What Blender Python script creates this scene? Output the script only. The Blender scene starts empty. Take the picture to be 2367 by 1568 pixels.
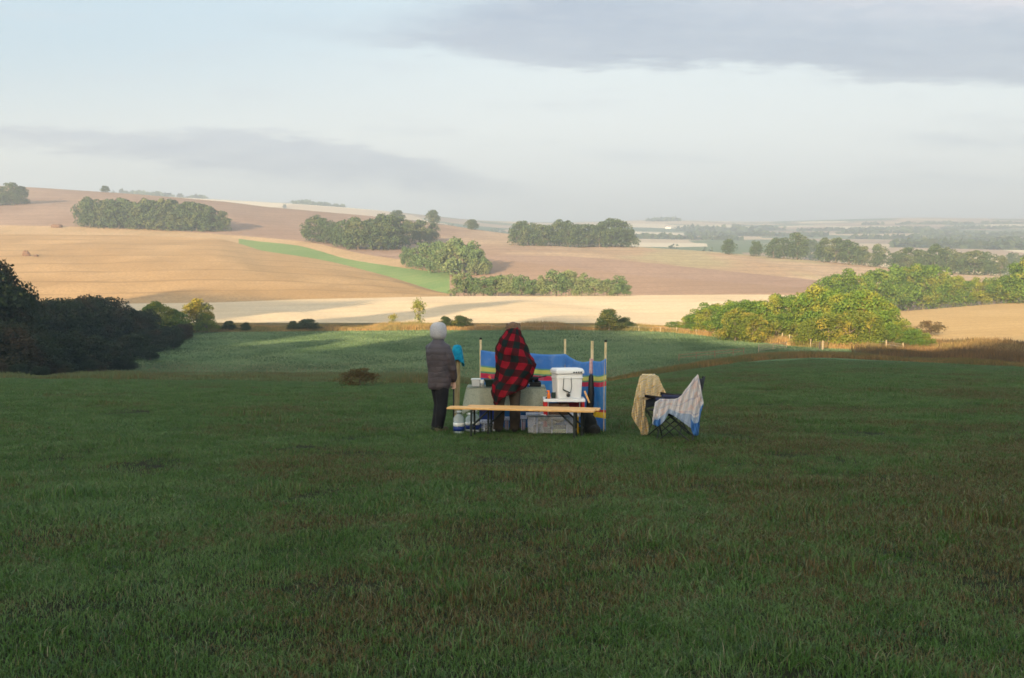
import bpy, bmesh, math, random
import numpy as np
from mathutils import Vector, Matrix, Euler, Quaternion
random.seed(7); rng = np.random.default_rng(7)
scn = bpy.context.scene
COL = scn.collection
R = math.radians

# ------------------------------------------------------------------ camera, sky, sun, exposure
FPX = 2301.0; CX = 1183.5; CY = 784.0          # focal length and centre, measured on a 2367 x 1568 print
PITCH = math.atan((CY - 700.0) / FPX)
cam_d = bpy.data.cameras.new('camera'); cam = bpy.data.objects.new('camera', cam_d); COL.objects.link(cam)
cam_d.sensor_width = 36.0; cam_d.lens = 36.0 * FPX / 2367.0
cam_d.clip_start = 0.1; cam_d.clip_end = 20000
cam.location = (0, 0, 0); cam.rotation_euler = (R(90) - PITCH, 0, 0)
scn.camera = cam

SUN_AZ = R(22.0)        # light travels this many degrees right of the view direction
SUN_EL = R(9.0)
EXPO = 2.75
scn.view_settings.view_transform = 'Standard'; scn.view_settings.look = 'None'
scn.view_settings.exposure = EXPO; scn.view_settings.gamma = 1.0
scn.view_settings.use_curve_mapping = False
scn.render.engine = 'CYCLES'
cy = scn.cycles
cy.max_bounces = 5; cy.diffuse_bounces = 2; cy.glossy_bounces = 2; cy.transmission_bounces = 4
cy.volume_bounces = 0; cy.transparent_max_bounces = 12
cy.use_denoising = True
cy.pixel_filter_type = 'BLACKMAN_HARRIS'; cy.filter_width = 1.6
cy.sample_clamp_indirect = 4.0
cy.caustics_reflective = False; cy.caustics_refractive = False

sun_d = bpy.data.lights.new('sun', 'SUN'); sun = bpy.data.objects.new('sun', sun_d); COL.objects.link(sun)
sun_d.energy = 3.0; sun_d.angle = R(0.5); sun_d.color = (1.0, 0.78, 0.50)
SD = Vector((math.sin(SUN_AZ) * math.cos(SUN_EL), math.cos(SUN_AZ) * math.cos(SUN_EL), -math.sin(SUN_EL)))
sun.rotation_euler = SD.to_track_quat('-Z', 'Y').to_euler()

def tan_v(v):                     # downward slope of the line of sight through print row v
    Z = -(np.asarray(v, float) - CY) / FPX
    return -(-math.sin(PITCH) + Z * math.cos(PITCH)) / (math.cos(PITCH) + Z * math.sin(PITCH))
def az_u(u, v):
    Z = -(np.asarray(v, float) - CY) / FPX
    return (np.asarray(u, float) - CX) / FPX / (math.cos(PITCH) + Z * math.sin(PITCH))

# ---- node helpers
class NT:
    def __init__(s, tree): s.t = tree; s.n = tree.nodes; s.l = tree.links
    def node(s, typ, **kw):
        n = s.n.new(typ)
        for k, v in kw.items(): setattr(n, k, v)
        return n
    def put(s, sock, val):
        if isinstance(val, bpy.types.NodeSocket): s.l.new(val, sock)
        elif val is not None:
            if hasattr(sock, 'default_value'):
                dv = sock.default_value
                if hasattr(dv, '__len__') and not hasattr(val, '__len__'): val = [val] * len(dv)
                if hasattr(dv, '__len__') and len(dv) == 4 and len(val) == 3: val = (*val, 1)
                sock.default_value = val
    def math(s, op, a, b=None, c=None, clamp=False):
        n = s.node('ShaderNodeMath', operation=op, use_clamp=clamp)
        s.put(n.inputs[0], a)
        if b is not None: s.put(n.inputs[1], b)
        if c is not None: s.put(n.inputs[2], c)
        return n.outputs[0]
    def mix(s, f, a, b, bt='MIX'):
        n = s.node('ShaderNodeMix', data_type='RGBA', blend_type=bt)
        s.put(n.inputs[0], f); s.put(n.inputs[6], a); s.put(n.inputs[7], b)
        return n.outputs[2]
    def noise(s, vec, scale, detail=3, rough=.55, dist=0):
        n = s.node('ShaderNodeTexNoise')
        if vec is not None: s.l.new(vec, n.inputs['Vector'])
        n.inputs['Scale'].default_value = scale; n.inputs['Detail'].default_value = detail
        n.inputs['Roughness'].default_value = rough; n.inputs['Distortion'].default_value = dist
        return n.outputs[0]
    def ramp(s, f, pts, interp='LINEAR'):
        n = s.node('ShaderNodeValToRGB'); cr = n.color_ramp; cr.interpolation = interp
        while len(cr.elements) < len(pts): cr.elements.new(0.5)
        for e, (p, c) in zip(cr.elements, pts):
            e.position = p; e.color = (*c, 1) if hasattr(c, '__len__') else (c, c, c, 1)
        s.put(n.inputs[0], f)
        return n.outputs[0]
    def smooth(s, x, a, b):
        n = s.node('ShaderNodeMapRange', interpolation_type='SMOOTHSTEP')
        s.put(n.inputs[0], x); n.inputs[1].default_value = a; n.inputs[2].default_value = b
        return n.outputs[0]
    def scale(s, vec, sc, rot=(0, 0, 0)):
        n = s.node('ShaderNodeMapping'); s.l.new(vec, n.inputs[0])
        n.inputs['Scale'].default_value = sc; n.inputs['Rotation'].default_value = rot
        return n.outputs[0]

def srgb(r, g, b):
    f = lambda c: (c / 255 / 12.92) if c <= 10 else ((c / 255 + .055) / 1.055) ** 2.4
    return (f(r), f(g), f(b))

# ---- world: Nishita sky behind a veil of thin morning cloud
world = bpy.data.worlds.new('World'); scn.world = world; world.use_nodes = True
w = NT(world.node_tree); w.n.clear()
sky = w.node('ShaderNodeTexSky', sky_type='NISHITA'); sky.sun_disc = False
sky.sun_elevation = SUN_EL; sky.sun_rotation = math.pi + SUN_AZ
sky.air_density = 1.0; sky.dust_density = 2.0; sky.ozone_density = 1.0
bg1 = w.node('ShaderNodeBackground'); w.l.new(sky.outputs[0], bg1.inputs[0]); bg1.inputs[1].default_value = 0.12
tc = w.node('ShaderNodeTexCoord'); vec = tc.outputs['Generated']
sep = w.node('ShaderNodeSeparateXYZ'); w.l.new(vec, sep.inputs[0])
X, Y, Z = sep.outputs
Yc = w.math('MAXIMUM', Y, 0.15)
az = w.math('DIVIDE', X, Yc); el = w.math('DIVIDE', Z, Yc)
comb = w.node('ShaderNodeCombineXYZ'); w.l.new(az, comb.inputs[0]); w.l.new(w.math('MULTIPLY', el, 4.0), comb.inputs[1])
cv = comb.outputs[0]
nA = w.noise(cv, 5.0, 8, .62, .5); nB = w.noise(w.scale(cv, (1, 1.3, 1)), 16.0, 8, .68, .3); nC = w.noise(w.scale(cv, (1, 1.6, 1)), 3.0, 7, .6); nD = w.noise(w.scale(cv, (.6, 1.8, 1)), 45.0, 6, .7)
def curve_az(pts):                                # pts: (print u, print v) -> elevation as function of azimuth
    a = [float(az_u(u, v)) for u, v in pts]; e = [-float(tan_v(v)) for u, v in pts]
    lo, hi = min(a), max(a)
    f = w.math('DIVIDE', w.math('SUBTRACT', az, lo), hi - lo, clamp=True)
    r = w.ramp(f, [((x - lo) / (hi - lo), y) for x, y in zip(a, e)], 'EASE' if False else 'LINEAR')
    return w.node('ShaderNodeSeparateColor') and r
def wob(n, amp): return w.math('MULTIPLY', w.math('SUBTRACT', n, 0.5), amp)
EL0 = -float(tan_v(505)); elr = w.math('SUBTRACT', el, EL0)
# upper right bank of cloud
botA = curve_az([(300, 10), (600, 74), (900, 108), (1100, 140), (1400, 168), (1700, 164), (2000, 186), (2367, 208), (3200, 250)])
topA = curve_az([(560, 60), (850, 40), (1050, -15), (1250, -110), (1700, -120), (2367, -150), (3200, -150)])
eW = w.math('ADD', w.math('ADD', w.math('ADD', el, wob(nB, .034)), wob(nA, .045)), wob(nD, .022))
mA = w.math('MULTIPLY', w.smooth(w.math('SUBTRACT', eW, botA), -.004, .012), w.smooth(w.math('SUBTRACT', topA, eW), -.02, .06))
# low left band melting into the haze
topB = curve_az([(-900, 250), (0, 284), (150, 292), (400, 286), (550, 288), (700, 306), (900, 338), (1050, 384), (1250, 430), (1700, 520)])
botB = curve_az([(-900, 330), (0, 338), (250, 356), (500, 396), (900, 430), (1250, 470), (1700, 540)])
mB = w.math('MULTIPLY', w.smooth(w.math('SUBTRACT', topB, eW), -.003, .010), w.smooth(w.math('SUBTRACT', eW, botB), -.012, .012))
# faint streaks elsewhere, denser to the right low down
mC = w.math('MULTIPLY', w.smooth(nC, .50, .72), w.smooth(elr, .125, .06))
mC = w.math('MULTIPLY', mC, w.smooth(az, -.1, .35))
mD = w.math('MULTIPLY', w.smooth(w.noise(w.scale(cv, (1, 1.8, 1)), 5.5, 8, .66), .52, .72), .40)
# base gradient of the veil
K = 1.0 / 2 ** 2.47
cl = lambda c: tuple(x * K for x in c)
base = w.ramp(w.math('MULTIPLY', elr, 2.0, clamp=True), [
    (0.0, srgb(236, 237, 238)), (0.08, srgb(236, 240, 241)), (0.17, srgb(238, 244, 244)), (0.30, srgb(220, 233, 238)),
    (0.42, srgb(196, 218, 231)), (0.60, srgb(196, 216, 231)), (1.0, srgb(196, 212, 226))])
left = w.smooth(az, .10, -.6)
base = w.mix(w.math('MULTIPLY', left, w.smooth(elr, .06, .19)), base, srgb(140, 190, 222))
base = w.mix(w.math('MULTIPLY', left, .30), base, srgb(196, 208, 212))
inner = w.math('ADD', w.math('ADD', w.math('MULTIPLY', nB, .55), w.math('MULTIPLY', nC, .35)), w.math('MULTIPLY', nD, .2))
colA = w.mix(w.smooth(inner, .42, .70), srgb(108, 130, 168), srgb(160, 173, 194))
colA = w.mix(w.math('MULTIPLY', w.smooth(eW, .27, .31), w.smooth(az, .15, .45)), colA, srgb(206, 200, 212))
colr = w.mix(w.math('MULTIPLY', mA, w.math('ADD', .86, wob(nB, .5), clamp=True)), base, colA)
colr = w.mix(w.math('MULTIPLY', w.math('MULTIPLY', mB, w.smooth(az, .08, -.10)), w.math('ADD', .66, wob(nB, .8))), colr, srgb(140, 156, 190))
colr = w.mix(w.math('MULTIPLY', mC, .55), colr, srgb(150, 168, 196))
colr = w.mix(mD, colr, srgb(184, 194, 210))
bg2 = w.node('ShaderNodeBackground'); w.l.new(colr, bg2.inputs[0]); bg2.inputs[1].default_value = K
mixs = w.node('ShaderNodeMixShader')
sunside = w.smooth(Y, .25, -.75)
w.put(mixs.inputs[0], w.math('SUBTRACT', w.ramp(w.math('ADD', w.math('MULTIPLY', Z, .5), .5), [(0.0, .97), (.6, .97), (1.0, .90)]), w.math('MULTIPLY', sunside, .5)))
w.l.new(bg1.outputs[0], mixs.inputs[1]); w.l.new(bg2.outputs[0], mixs.inputs[2])
outw = w.node('ShaderNodeOutputWorld'); w.l.new(mixs.outputs[0], outw.inputs[0])

# ------------------------------------------------------------------ object helpers
def tag(o, label=None, cat=None, group=None, kind=None):
    if label: o['label'] = label
    if cat: o['category'] = cat
    if group: o['group'] = group
    if kind: o['kind'] = kind
    return o
def empty(name, loc, rz=0):
    o = bpy.data.objects.new(name, None); COL.objects.link(o); o.location = loc; o.rotation_euler = (0, 0, rz)
    o.empty_display_size = .1
    return o
def mk(name, verts, faces, mat=None, parent=None, smooth=False, world=False, uv=None):
    me = bpy.data.meshes.new(name)
    v = np.asarray(verts, dtype=float).reshape(-1, 3)
    if world and parent is not None:
        p = parent
        off = np.array(p.location)
        while p.parent: p = p.parent; off = off + np.array(p.location)
        v = v - off
    me.from_pydata(v.tolist(), [], [tuple(int(i) for i in f) for f in faces] if not isinstance(faces, np.ndarray) else faces.tolist())
    if mat: me.materials.append(mat)
    if smooth: me.polygons.foreach_set('use_smooth', [True] * len(me.polygons))
    if uv is not None:
        l = me.uv_layers.new(name='UVMap'); idx = np.empty(len(me.loops), dtype=np.int32)
        me.loops.foreach_get('vertex_index', idx)
        l.data.foreach_set('uv', np.asarray(uv, float)[idx].ravel())
    me.update()
    o = bpy.data.objects.new(name, me); COL.objects.link(o)
    if parent is not None: o.parent = parent
    return o
def copy_tree(o, parent=None):
    c = o.copy(); COL.objects.link(c); c.parent = parent
    for ch in list(o.children): copy_tree(ch, c)
    return c
class MB:
    def __init__(s): s.v = []; s.f = []
    def add(s, v, f):
        n = len(s.v); s.v += [tuple(p) for p in v]; s.f += [tuple(i + n for i in q) for q in f]; return s
    def box(s, c, d, rot=None):
        c = Vector(c); m = rot or Matrix.Identity(3)
        vs = [c + m @ Vector((sx * d[0] / 2, sy * d[1] / 2, sz * d[2] / 2)) for sz in (-1, 1) for sy in (-1, 1) for sx in (-1, 1)]
        return s.add(vs, [(0, 2, 3, 1), (4, 5, 7, 6), (0, 1, 5, 4), (2, 6, 7, 3), (1, 3, 7, 5), (0, 4, 6, 2)])
    def tube(s, pts, rad, seg=10, flat=1.0):
        pts = [Vector(p) for p in pts]; n = len(pts)
        if not hasattr(rad, '__len__'): rad = [rad] * n
        vs = []; prev = None
        for i, p in enumerate(pts):
            t = (pts[min(i + 1, n - 1)] - pts[max(i - 1, 0)]).normalized()
            a = prev if prev is not None else (Vector((0, 0, 1)) if abs(t.z) < .8 else Vector((1, 0, 0)))
            a = (a - t * a.dot(t)).normalized(); b = t.cross(a); prev = a
            for k in range(seg):
                th = 2 * math.pi * k / seg
                vs.append(p + a * math.cos(th) * rad[i] + b * math.sin(th) * rad[i] * flat)
        fs = [(i * seg + k, i * seg + (k + 1) % seg, (i + 1) * seg + (k + 1) % seg, (i + 1) * seg + k) for i in range(n - 1) for k in range(seg)]
        fs += [tuple(range(seg))[::-1], tuple((n - 1) * seg + k for k in range(seg))]
        return s.add(vs, fs)
    def rings(s, rs, seg=20, cap=True, yaw=0.0):          # (z, cx, cy, rx, ry)
        vs = []
        for (z, cx, cy_, rx, ry) in rs:
            for k in range(seg):
                th = 2 * math.pi * k / seg; x = math.cos(th) * rx; y = math.sin(th) * ry
                vs.append((cx + x * math.cos(yaw) - y * math.sin(yaw), cy_ + x * math.sin(yaw) + y * math.cos(yaw), z))
        n = len(rs)
        fs = [(i * seg + k, i * seg + (k + 1) % seg, (i + 1) * seg + (k + 1) % seg, (i + 1) * seg + k) for i in range(n - 1) for k in range(seg)]
        if cap: fs += [tuple(range(seg))[::-1], tuple((n - 1) * seg + k for k in range(seg))]
        return s.add(vs, fs)
    def ball(s, c, r, seg=16, rg=10, rot=None):
        c = Vector(c); m = rot or Matrix.Identity(3)
        if not hasattr(r, '__len__'): r = (r, r, r)
        vs = [c + m @ Vector((0, 0, -r[2]))]
        for i in range(1, rg):
            ph = math.pi * i / rg - math.pi / 2
            for k in range(seg):
                th = 2 * math.pi * k / seg
                vs.append(c + m @ Vector((math.cos(ph) * math.cos(th) * r[0], math.cos(ph) * math.sin(th) * r[1], math.sin(ph) * r[2])))
        vs.append(c + m @ Vector((0, 0, r[2])))
        fs = [(0, 1 + (k + 1) % seg, 1 + k) for k in range(seg)]
        for i in range(rg - 2):
            fs += [(1 + i * seg + k, 1 + i * seg + (k + 1) % seg, 1 + (i + 1) * seg + (k + 1) % seg, 1 + (i + 1) * seg + k) for k in range(seg)]
        last = len(vs) - 1; b = 1 + (rg - 2) * seg
        fs += [(b + k, b + (k + 1) % seg, last) for k in range(seg)]
        return s.add(vs, fs)
    def build(s, name, mat, parent=None, smooth=False, world=False, bevel=0, remesh=0, sm=0):
        o = mk(name, s.v, s.f, mat, parent, smooth, world)
        if bevel:
            b = o.modifiers.new('bevel', 'BEVEL'); b.width = bevel; b.segments = 2; b.limit_method = 'ANGLE'
        if remesh:
            m = o.modifiers.new('remesh', 'REMESH'); m.mode = 'VOXEL'; m.voxel_size = remesh; m.use_smooth_shade = True
            if sm:
                q = o.modifiers.new('smooth', 'SMOOTH'); q.factor = .5; q.iterations = sm
        return o

# ------------------------------------------------------------------ materials
def new_mat(name):
    m = bpy.data.materials.new(name); m.use_nodes = True; t = NT(m.node_tree)
    b = t.n['Principled BSDF']; return m, t, b
def pmat(name, c1, c2=None, scale=8, rough=.8, bump=0, bscale=None, coord='Object', detail=3, lo=.35, hi=.65, spec=.3, stretch=None, metal=0):
    m, t, b = new_mat(name); b.inputs['Roughness'].default_value = rough; b.inputs['Specular IOR Level'].default_value = spec
    b.inputs['Metallic'].default_value = metal
    c = t.node('ShaderNodeTexCoord').outputs[coord]
    if stretch: c = t.scale(c, stretch)
    if c2 is None: b.inputs['Base Color'].default_value = (*c1, 1)
    else:
        f = t.smooth(t.noise(c, scale, detail), lo, hi)
        t.l.new(t.mix(f, c1, c2), b.inputs['Base Color'])
    if bump:
        bn = t.node('ShaderNodeBump'); bn.inputs['Strength'].default_value = 1.0; bn.inputs['Distance'].default_value = bump
        t.l.new(t.noise(c, bscale or scale * 3, 4), bn.inputs['Height']); t.l.new(bn.outputs[0], b.inputs['Normal'])
    return m
def add_trans(t, b, col, fac):
    tr = t.node('ShaderNodeBsdfTranslucent'); t.put(tr.inputs[0], col)
    ms = t.node('ShaderNodeMixShader'); ms.inputs[0].default_value = fac
    out = t.n['Material Output']
    t.l.new(b.outputs[0], ms.inputs[1]); t.l.new(tr.outputs[0], ms.inputs[2]); t.l.new(ms.outputs[0], out.inputs[0])

# grass colours are shared by soil sheet and blades: functions of world position
def meadow_colour(t, blade=False):
    P = t.node('ShaderNodeNewGeometry').outputs['Position']
    n1 = t.noise(P, .33, 4, .6); n2 = t.noise(P, 1.6, 4, .65); n3 = t.noise(P, 7.0, 3, .6)
    sp = t.node('ShaderNodeSeparateXYZ'); t.l.new(P, sp.inputs[0])
    g = t.mix(t.smooth(n2, .38, .62), (.056, .122, .020), (.100, .174, .048))
    g = t.mix(t.math('MULTIPLY', t.smooth(n3, .50, .70), .6), g, (.070, .125, .070))
    dry = t.math('ADD', t.math('MULTIPLY', n1, .9), t.math('MULTIPLY', n3, .5))
    dry = t.math('ADD', dry, t.math('MULTIPLY', n2, .35))
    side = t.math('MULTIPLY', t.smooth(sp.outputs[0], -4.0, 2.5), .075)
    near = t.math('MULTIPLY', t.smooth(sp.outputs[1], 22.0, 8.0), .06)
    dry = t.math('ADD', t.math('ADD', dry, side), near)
    f = t.smooth(dry, .86, 1.10)
    d = t.mix(t.smooth(n3, .4, .62), (.080, .060, .020), (.130, .092, .034))
    fm = t.math('MULTIPLY', f, .66)
    if blade:
        il = t.node('ShaderNodeNewGeometry').outputs['Random Per Island']
        fm = t.smooth(t.math('SUBTRACT', t.math('ADD', .06, t.math('MULTIPLY', f, .62)), il), -.04, .04)
    c = t.mix(fm, g, d)
    # dew whitens the slope towards the crest
    dew = t.smooth(sp.outputs[1], 22.0, 75.0)
    c = t.mix(t.math('MULTIPLY', dew, .50), c, (.070, .140, .070))
    return c, P, n2
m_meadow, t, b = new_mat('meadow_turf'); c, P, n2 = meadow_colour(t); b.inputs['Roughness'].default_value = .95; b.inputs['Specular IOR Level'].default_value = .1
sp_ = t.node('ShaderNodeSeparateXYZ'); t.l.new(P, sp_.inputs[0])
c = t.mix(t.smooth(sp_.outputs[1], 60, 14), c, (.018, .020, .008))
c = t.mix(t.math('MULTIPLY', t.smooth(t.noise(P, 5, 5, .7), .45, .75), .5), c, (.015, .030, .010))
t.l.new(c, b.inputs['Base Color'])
bn = t.node('ShaderNodeBump'); bn.inputs['Distance'].default_value = .08; t.l.new(t.noise(P, 6, 5, .7), bn.inputs['Height']); t.l.new(bn.outputs[0], b.inputs['Normal'])
m_blade, t, b = new_mat('grass_blade'); c, P, n2 = meadow_colour(t, True); b.inputs['Roughness'].default_value = .6; b.inputs['Specular IOR Level'].default_value = .25
isl = t.node('ShaderNodeNewGeometry').outputs['Random Per Island']
c = t.mix(t.smooth(isl, .86, .96), c, t.mix(t.smooth(isl, .90, .98), (.15, .10, .042), (.19, .185, .10)))
c = t.mix(t.smooth(isl, .25, .0), c, (.022, .045, .016))
t.l.new(c, b.inputs['Base Color']); add_trans(t, b, c, .3)

def field_mat(name, c1, c2, c3, sc=.05, lines=None, ang=0, lamp=.35, fine=2.0, bump=.12):
    m, t, b = new_mat(name); b.inputs['Roughness'].default_value = 1; b.inputs['Specular IOR Level'].default_value = .05
    P = t.node('ShaderNodeNewGeometry').outputs['Position']
    c = t.mix(t.smooth(t.noise(P, sc, 5, .6), .35, .65), c1, c2)
    f2 = t.noise(t.scale(P, (1, 1, 1), (0, 0, ang)), fine, 4, .75)
    c = t.mix(t.math('MULTIPLY', t.smooth(f2, .40, .66), .75), c, c3)
    patch_ = t.noise(t.scale(P, (1, .5, 1), (0, 0, ang)), sc * 4, 4, .6); c = t.mix(t.math('MULTIPLY', t.smooth(patch_, .5, .75), .35), c, c3)
    if lines:
        q = t.scale(P, (1, 1, 1), (0, 0, ang)); s = t.node('ShaderNodeSeparateXYZ'); t.l.new(q, s.inputs[0])
        wv = t.math('SINE', t.math('ADD', t.math('MULTIPLY', s.outputs[1], 2 * math.pi / lines), t.math('MULTIPLY', t.noise(P, .01, 2), 6.0)))
        k = t.math('MULTIPLY', t.smooth(wv, .86, 1.0), lamp * 1.5, clamp=True)
        k = t.math('MULTIPLY', k, t.smooth(t.noise(P, .03, 3), .30, .5))
        c = t.mix(k, c, c3)
    t.l.new(c, b.inputs['Base Color'])
    bn = t.node('ShaderNodeBump'); bn.inputs['Distance'].default_value = bump; t.l.new(f2, bn.inputs['Height']); t.l.new(bn.outputs[0], b.inputs['Normal'])
    return m
m_valley, t, b = new_mat('dewy_pasture'); b.inputs['Roughness'].default_value = 1; b.inputs['Specular IOR Level'].default_value = .05
P = t.node('ShaderNodeNewGeometry').outputs['Position']; sp_ = t.node('ShaderNodeSeparateXYZ'); t.l.new(P, sp_.inputs[0])
n1_ = t.noise(t.scale(P, (1, .6, 1)), .05, 5, .65); n2_ = t.noise(P, .45, 5, .75); n3_ = t.noise(P, 2.2, 4, .75)
c = t.mix(t.smooth(n1_, .38, .62), (.095, .150, .055), (.155, .190, .080))
c = t.mix(t.math('MULTIPLY', t.smooth(n2_, .45, .70), .6), c, (.165, .185, .095)); c = t.mix(t.math('MULTIPLY', t.smooth(n3_, .48, .72), .65), c, (.050, .095, .042))
lowb = t.smooth(t.math('ADD', sp_.outputs[1], t.math('MULTIPLY', t.math('SUBTRACT', t.noise(P, .10, 5, .7), .5), 40.0)), 136, 120)
c = t.mix(t.math('MULTIPLY', lowb, .75), c, t.mix(t.smooth(n3_, .4, .6), (.14, .095, .045), (.075, .085, .035)))
t.l.new(c, b.inputs['Base Color']); bn = t.node('ShaderNodeBump'); bn.inputs['Distance'].default_value = .35; t.l.new(n3_, bn.inputs['Height']); t.l.new(bn.outputs[0], b.inputs['Normal'])
m_rough = field_mat('rough_grass', (.15, .105, .04), (.20, .135, .05), (.07, .07, .03), .15, None, 0, .3, 2.5, .3)
m_pale = field_mat('pale_stubble', (.60, .455, .285), (.67, .52, .34), (.46, .34, .20), .02, 18, R(8), .35, 1.2, .05)
m_wheat = field_mat('wheat_stubble', (.37, .23, .105), (.47, .30, .145), (.24, .15, .068), .02, 34, R(-3), .45, .9)
m_wheat2 = field_mat('near_wheat', (.46, .30, .13), (.52, .345, .155), (.34, .22, .10), .03, 7, R(-8), .35, 1.5)
m_green = field_mat('green_crop', (.10, .19, .055), (.15, .23, .07), (.22, .24, .10), .03, 9, R(-35), .5, 1.0)
m_edge = field_mat('field_margin', (.40, .26, .14), (.46, .31, .18), (.25, .19, .09), .03, None, 0, .3, .6)
m_plough = field_mat('ploughed_soil', (.30, .19, .125), (.35, .225, .15), (.21, .14, .09), .015, 16, R(-20), .4, .8)
m_pink = field_mat('bare_hill', (.28, .18, .13), (.34, .225, .16), (.21, .14, .10), .012, 26, R(-12), .35, .5)
m_tan = field_mat('tan_stubble', (.50, .34, .21), (.56, .40, .26), (.40, .29, .17), .012, 20, R(-14), .3, .6)

m_hill, t, b = new_mat('hillside_stubble'); b.inputs['Roughness'].default_value = 1; b.inputs['Specular IOR Level'].default_value = .05
P = t.node('ShaderNodeNewGeometry').outputs['Position']; sp_ = t.node('ShaderNodeSeparateXYZ'); t.l.new(P, sp_.inputs[0])
azp = t.math('DIVIDE', sp_.outputs[0], sp_.outputs[1]); nn = t.noise(P, .015, 5, .6)
c = t.mix(t.smooth(nn, .35, .65), (.27, .175, .125), (.34, .225, .16))
c = t.mix(t.smooth(t.math('ADD', azp, t.math('MULTIPLY', t.math('SUBTRACT', nn, .5), .35)), -.10, .09), c, t.mix(t.smooth(nn, .35, .65), (.40, .27, .16), (.48, .34, .21)))
gp = t.math('MULTIPLY', t.smooth(azp, .05, .12), t.smooth(t.noise(t.scale(P, (1, .35, 1)), .012, 3), .48, .58)); c = t.mix(t.math('MULTIPLY', gp, .45), c, (.33, .34, .17))
f2 = t.noise(t.scale(P, (1, .6, 1)), .35, 5, .8); c = t.mix(t.math('MULTIPLY', t.smooth(f2, .42, .66), .6), c, (.19, .12, .08))
q = t.scale(P, (1, 1, 1), (0, 0, R(-14))); s2_ = t.node('ShaderNodeSeparateXYZ'); t.l.new(q, s2_.inputs[0])
wv = t.math('SINE', t.math('ADD', t.math('MULTIPLY', s2_.outputs[1], 2 * math.pi / 24), t.math('MULTIPLY', t.noise(P, .01, 2), 6.0)))
c = t.mix(t.math('MULTIPLY', t.smooth(wv, .7, 1.0), .40), c, (.18, .12, .08)); t.l.new(c, b.inputs['Base Color'])
m_verge, t, b = new_mat('rough_verge'); b.inputs['Roughness'].default_value = 1; b.inputs['Specular IOR Level'].default_value = .05
P = t.node('ShaderNodeNewGeometry').outputs['Position']; n1_ = t.noise(P, .12, 5, .65); n2_ = t.noise(P, 1.8, 4, .7)
sp_ = t.node('ShaderNodeSeparateXYZ'); t.l.new(P, sp_.inputs[0]); azp = t.math('DIVIDE', sp_.outputs[0], sp_.outputs[1])
green = t.mix(t.smooth(n2_, .4, .65), (.055, .095, .04), (.085, .13, .06)); brown = t.mix(t.smooth(n2_, .4, .65), (.17, .11, .04), (.11, .08, .035))
c = t.mix(t.smooth(t.math('ADD', n1_, t.math('MULTIPLY', t.smooth(azp, .05, .12), .35)), .46, .62), green, brown)
t.l.new(c, b.inputs['Base Color'])

# ------------------------------------------------------------------ terrain
def curve(pts):               # pts (u, v, d) -> azimuth-keyed tables
    p = np.array(pts, float); a = az_u(p[:, 0], p[:, 1]); return a, p[:, 1], p[:, 2]
def ev(c, a):
    a = np.asarray(a, float)
    acc_v = 0; acc_d = 0; K = [-.016, -.008, 0, .008, .016]
    for o in K:
        acc_v = acc_v + np.interp(a + o, c[0], c[1]); acc_d = acc_d + np.interp(a + o, c[0], c[2])
    v = acc_v / len(K); d = acc_d / len(K)
    return d, -tan_v(v) * d
CREST = curve([(-1500, 872, 0), (-900, 875, 0), (0, 878, 0), (500, 885, 0), (1000, 893, 0), (1250, 894, 0), (1400, 887, 0), (1600, 857, 0), (1720, 839, 0),
               (1830, 828, 0), (1950, 829, 0), (2100, 837, 0), (2367, 853, 0), (3200, 880, 0), (4200, 900, 0)])
A15 = float(tan_v(1002)) - .11
_ta = np.linspace(-1.6, 1.6, 641); _tk = np.zeros_like(_ta)
_cv = sum(np.interp(_ta + o, CREST[0], CREST[1]) for o in (-.02, -.01, 0, .01, .02)) / 5
for i, tv in enumerate(tan_v(_cv)):
    lo, hi = 1e-6, .003
    for _ in range(40):
        k = (lo + hi) / 2
        if A15 - 15 * k + 2 * math.sqrt(1.65 * k) < tv: lo = k
        else: hi = k
    _tk[i] = k
def kk(a): return np.interp(a, _ta, _tk)
def zmeadow(x, y):
    x = np.asarray(x, float); y = np.asarray(y, float)
    a = x / np.maximum(y, 25.0); k = kk(a)
    yy = np.maximum(y, 0); z = -(1.65 + (A15 - 15 * k) * yy + k * yy * yy)
    yn = np.minimum(y, 0); z = z - .04 * yn + 30.0 * (1 / (1 + np.exp((yn + 175) / 24.0)))
    z = z + .022 * np.sin(x * .9 + y * .35) * np.sin(y * .7 - x * .2) + .03 * np.sin(x * .23 + 1.3) * np.cos(y * .19)
    return z
def M1(a):
    return np.sqrt(1.65 / kk(a)) * 1.04
V1 = curve([(-1500, 872, 112), (-900, 872, 112), (0, 868, 115), (300, 864, 118), (500, 861, 120), (800, 863, 122), (1000, 867, 122), (1120, 882, 118), (1300, 889, 115),
            (1400, 879, 118), (1600, 846, 125), (1720, 826, 130), (1830, 817, 135), (2000, 823, 128), (2100, 829, 120), (2367, 843, 108), (3200, 868, 100), (4200, 880, 100)])
V2 = curve([(-1500, 775, 178), (-900, 775, 178), (0, 774, 182), (500, 768, 188), (1000, 764, 192), (1400, 764, 192), (1520, 767, 188), (1600, 773, 182), (1700, 786, 172),
            (1830, 803, 160), (2000, 812, 150), (2100, 818, 145), (2367, 822, 138), (3200, 850, 132), (4200, 860, 132)])
V3 = curve([(-1500, 755, 205), (-900, 755, 205), (0, 752, 207), (500, 746, 210), (1000, 747, 211), (1400, 747, 210), (1600, 755, 202), (1830, 776, 184), (2060, 788, 172),
            (2367, 796, 160), (3200, 815, 155), (4200, 820, 155)])
V4 = curve([(-1500, 706, 330), (-900, 706, 330), (0, 705, 330), (500, 700, 330), (700, 692, 335), (1050, 685, 340), (1400, 683, 342), (1800, 681, 342), (1950, 690, 330),
            (2060, 722, 292), (2200, 711, 297), (2367, 698, 302), (3200, 670, 310), (4200, 650, 310)])
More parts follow.
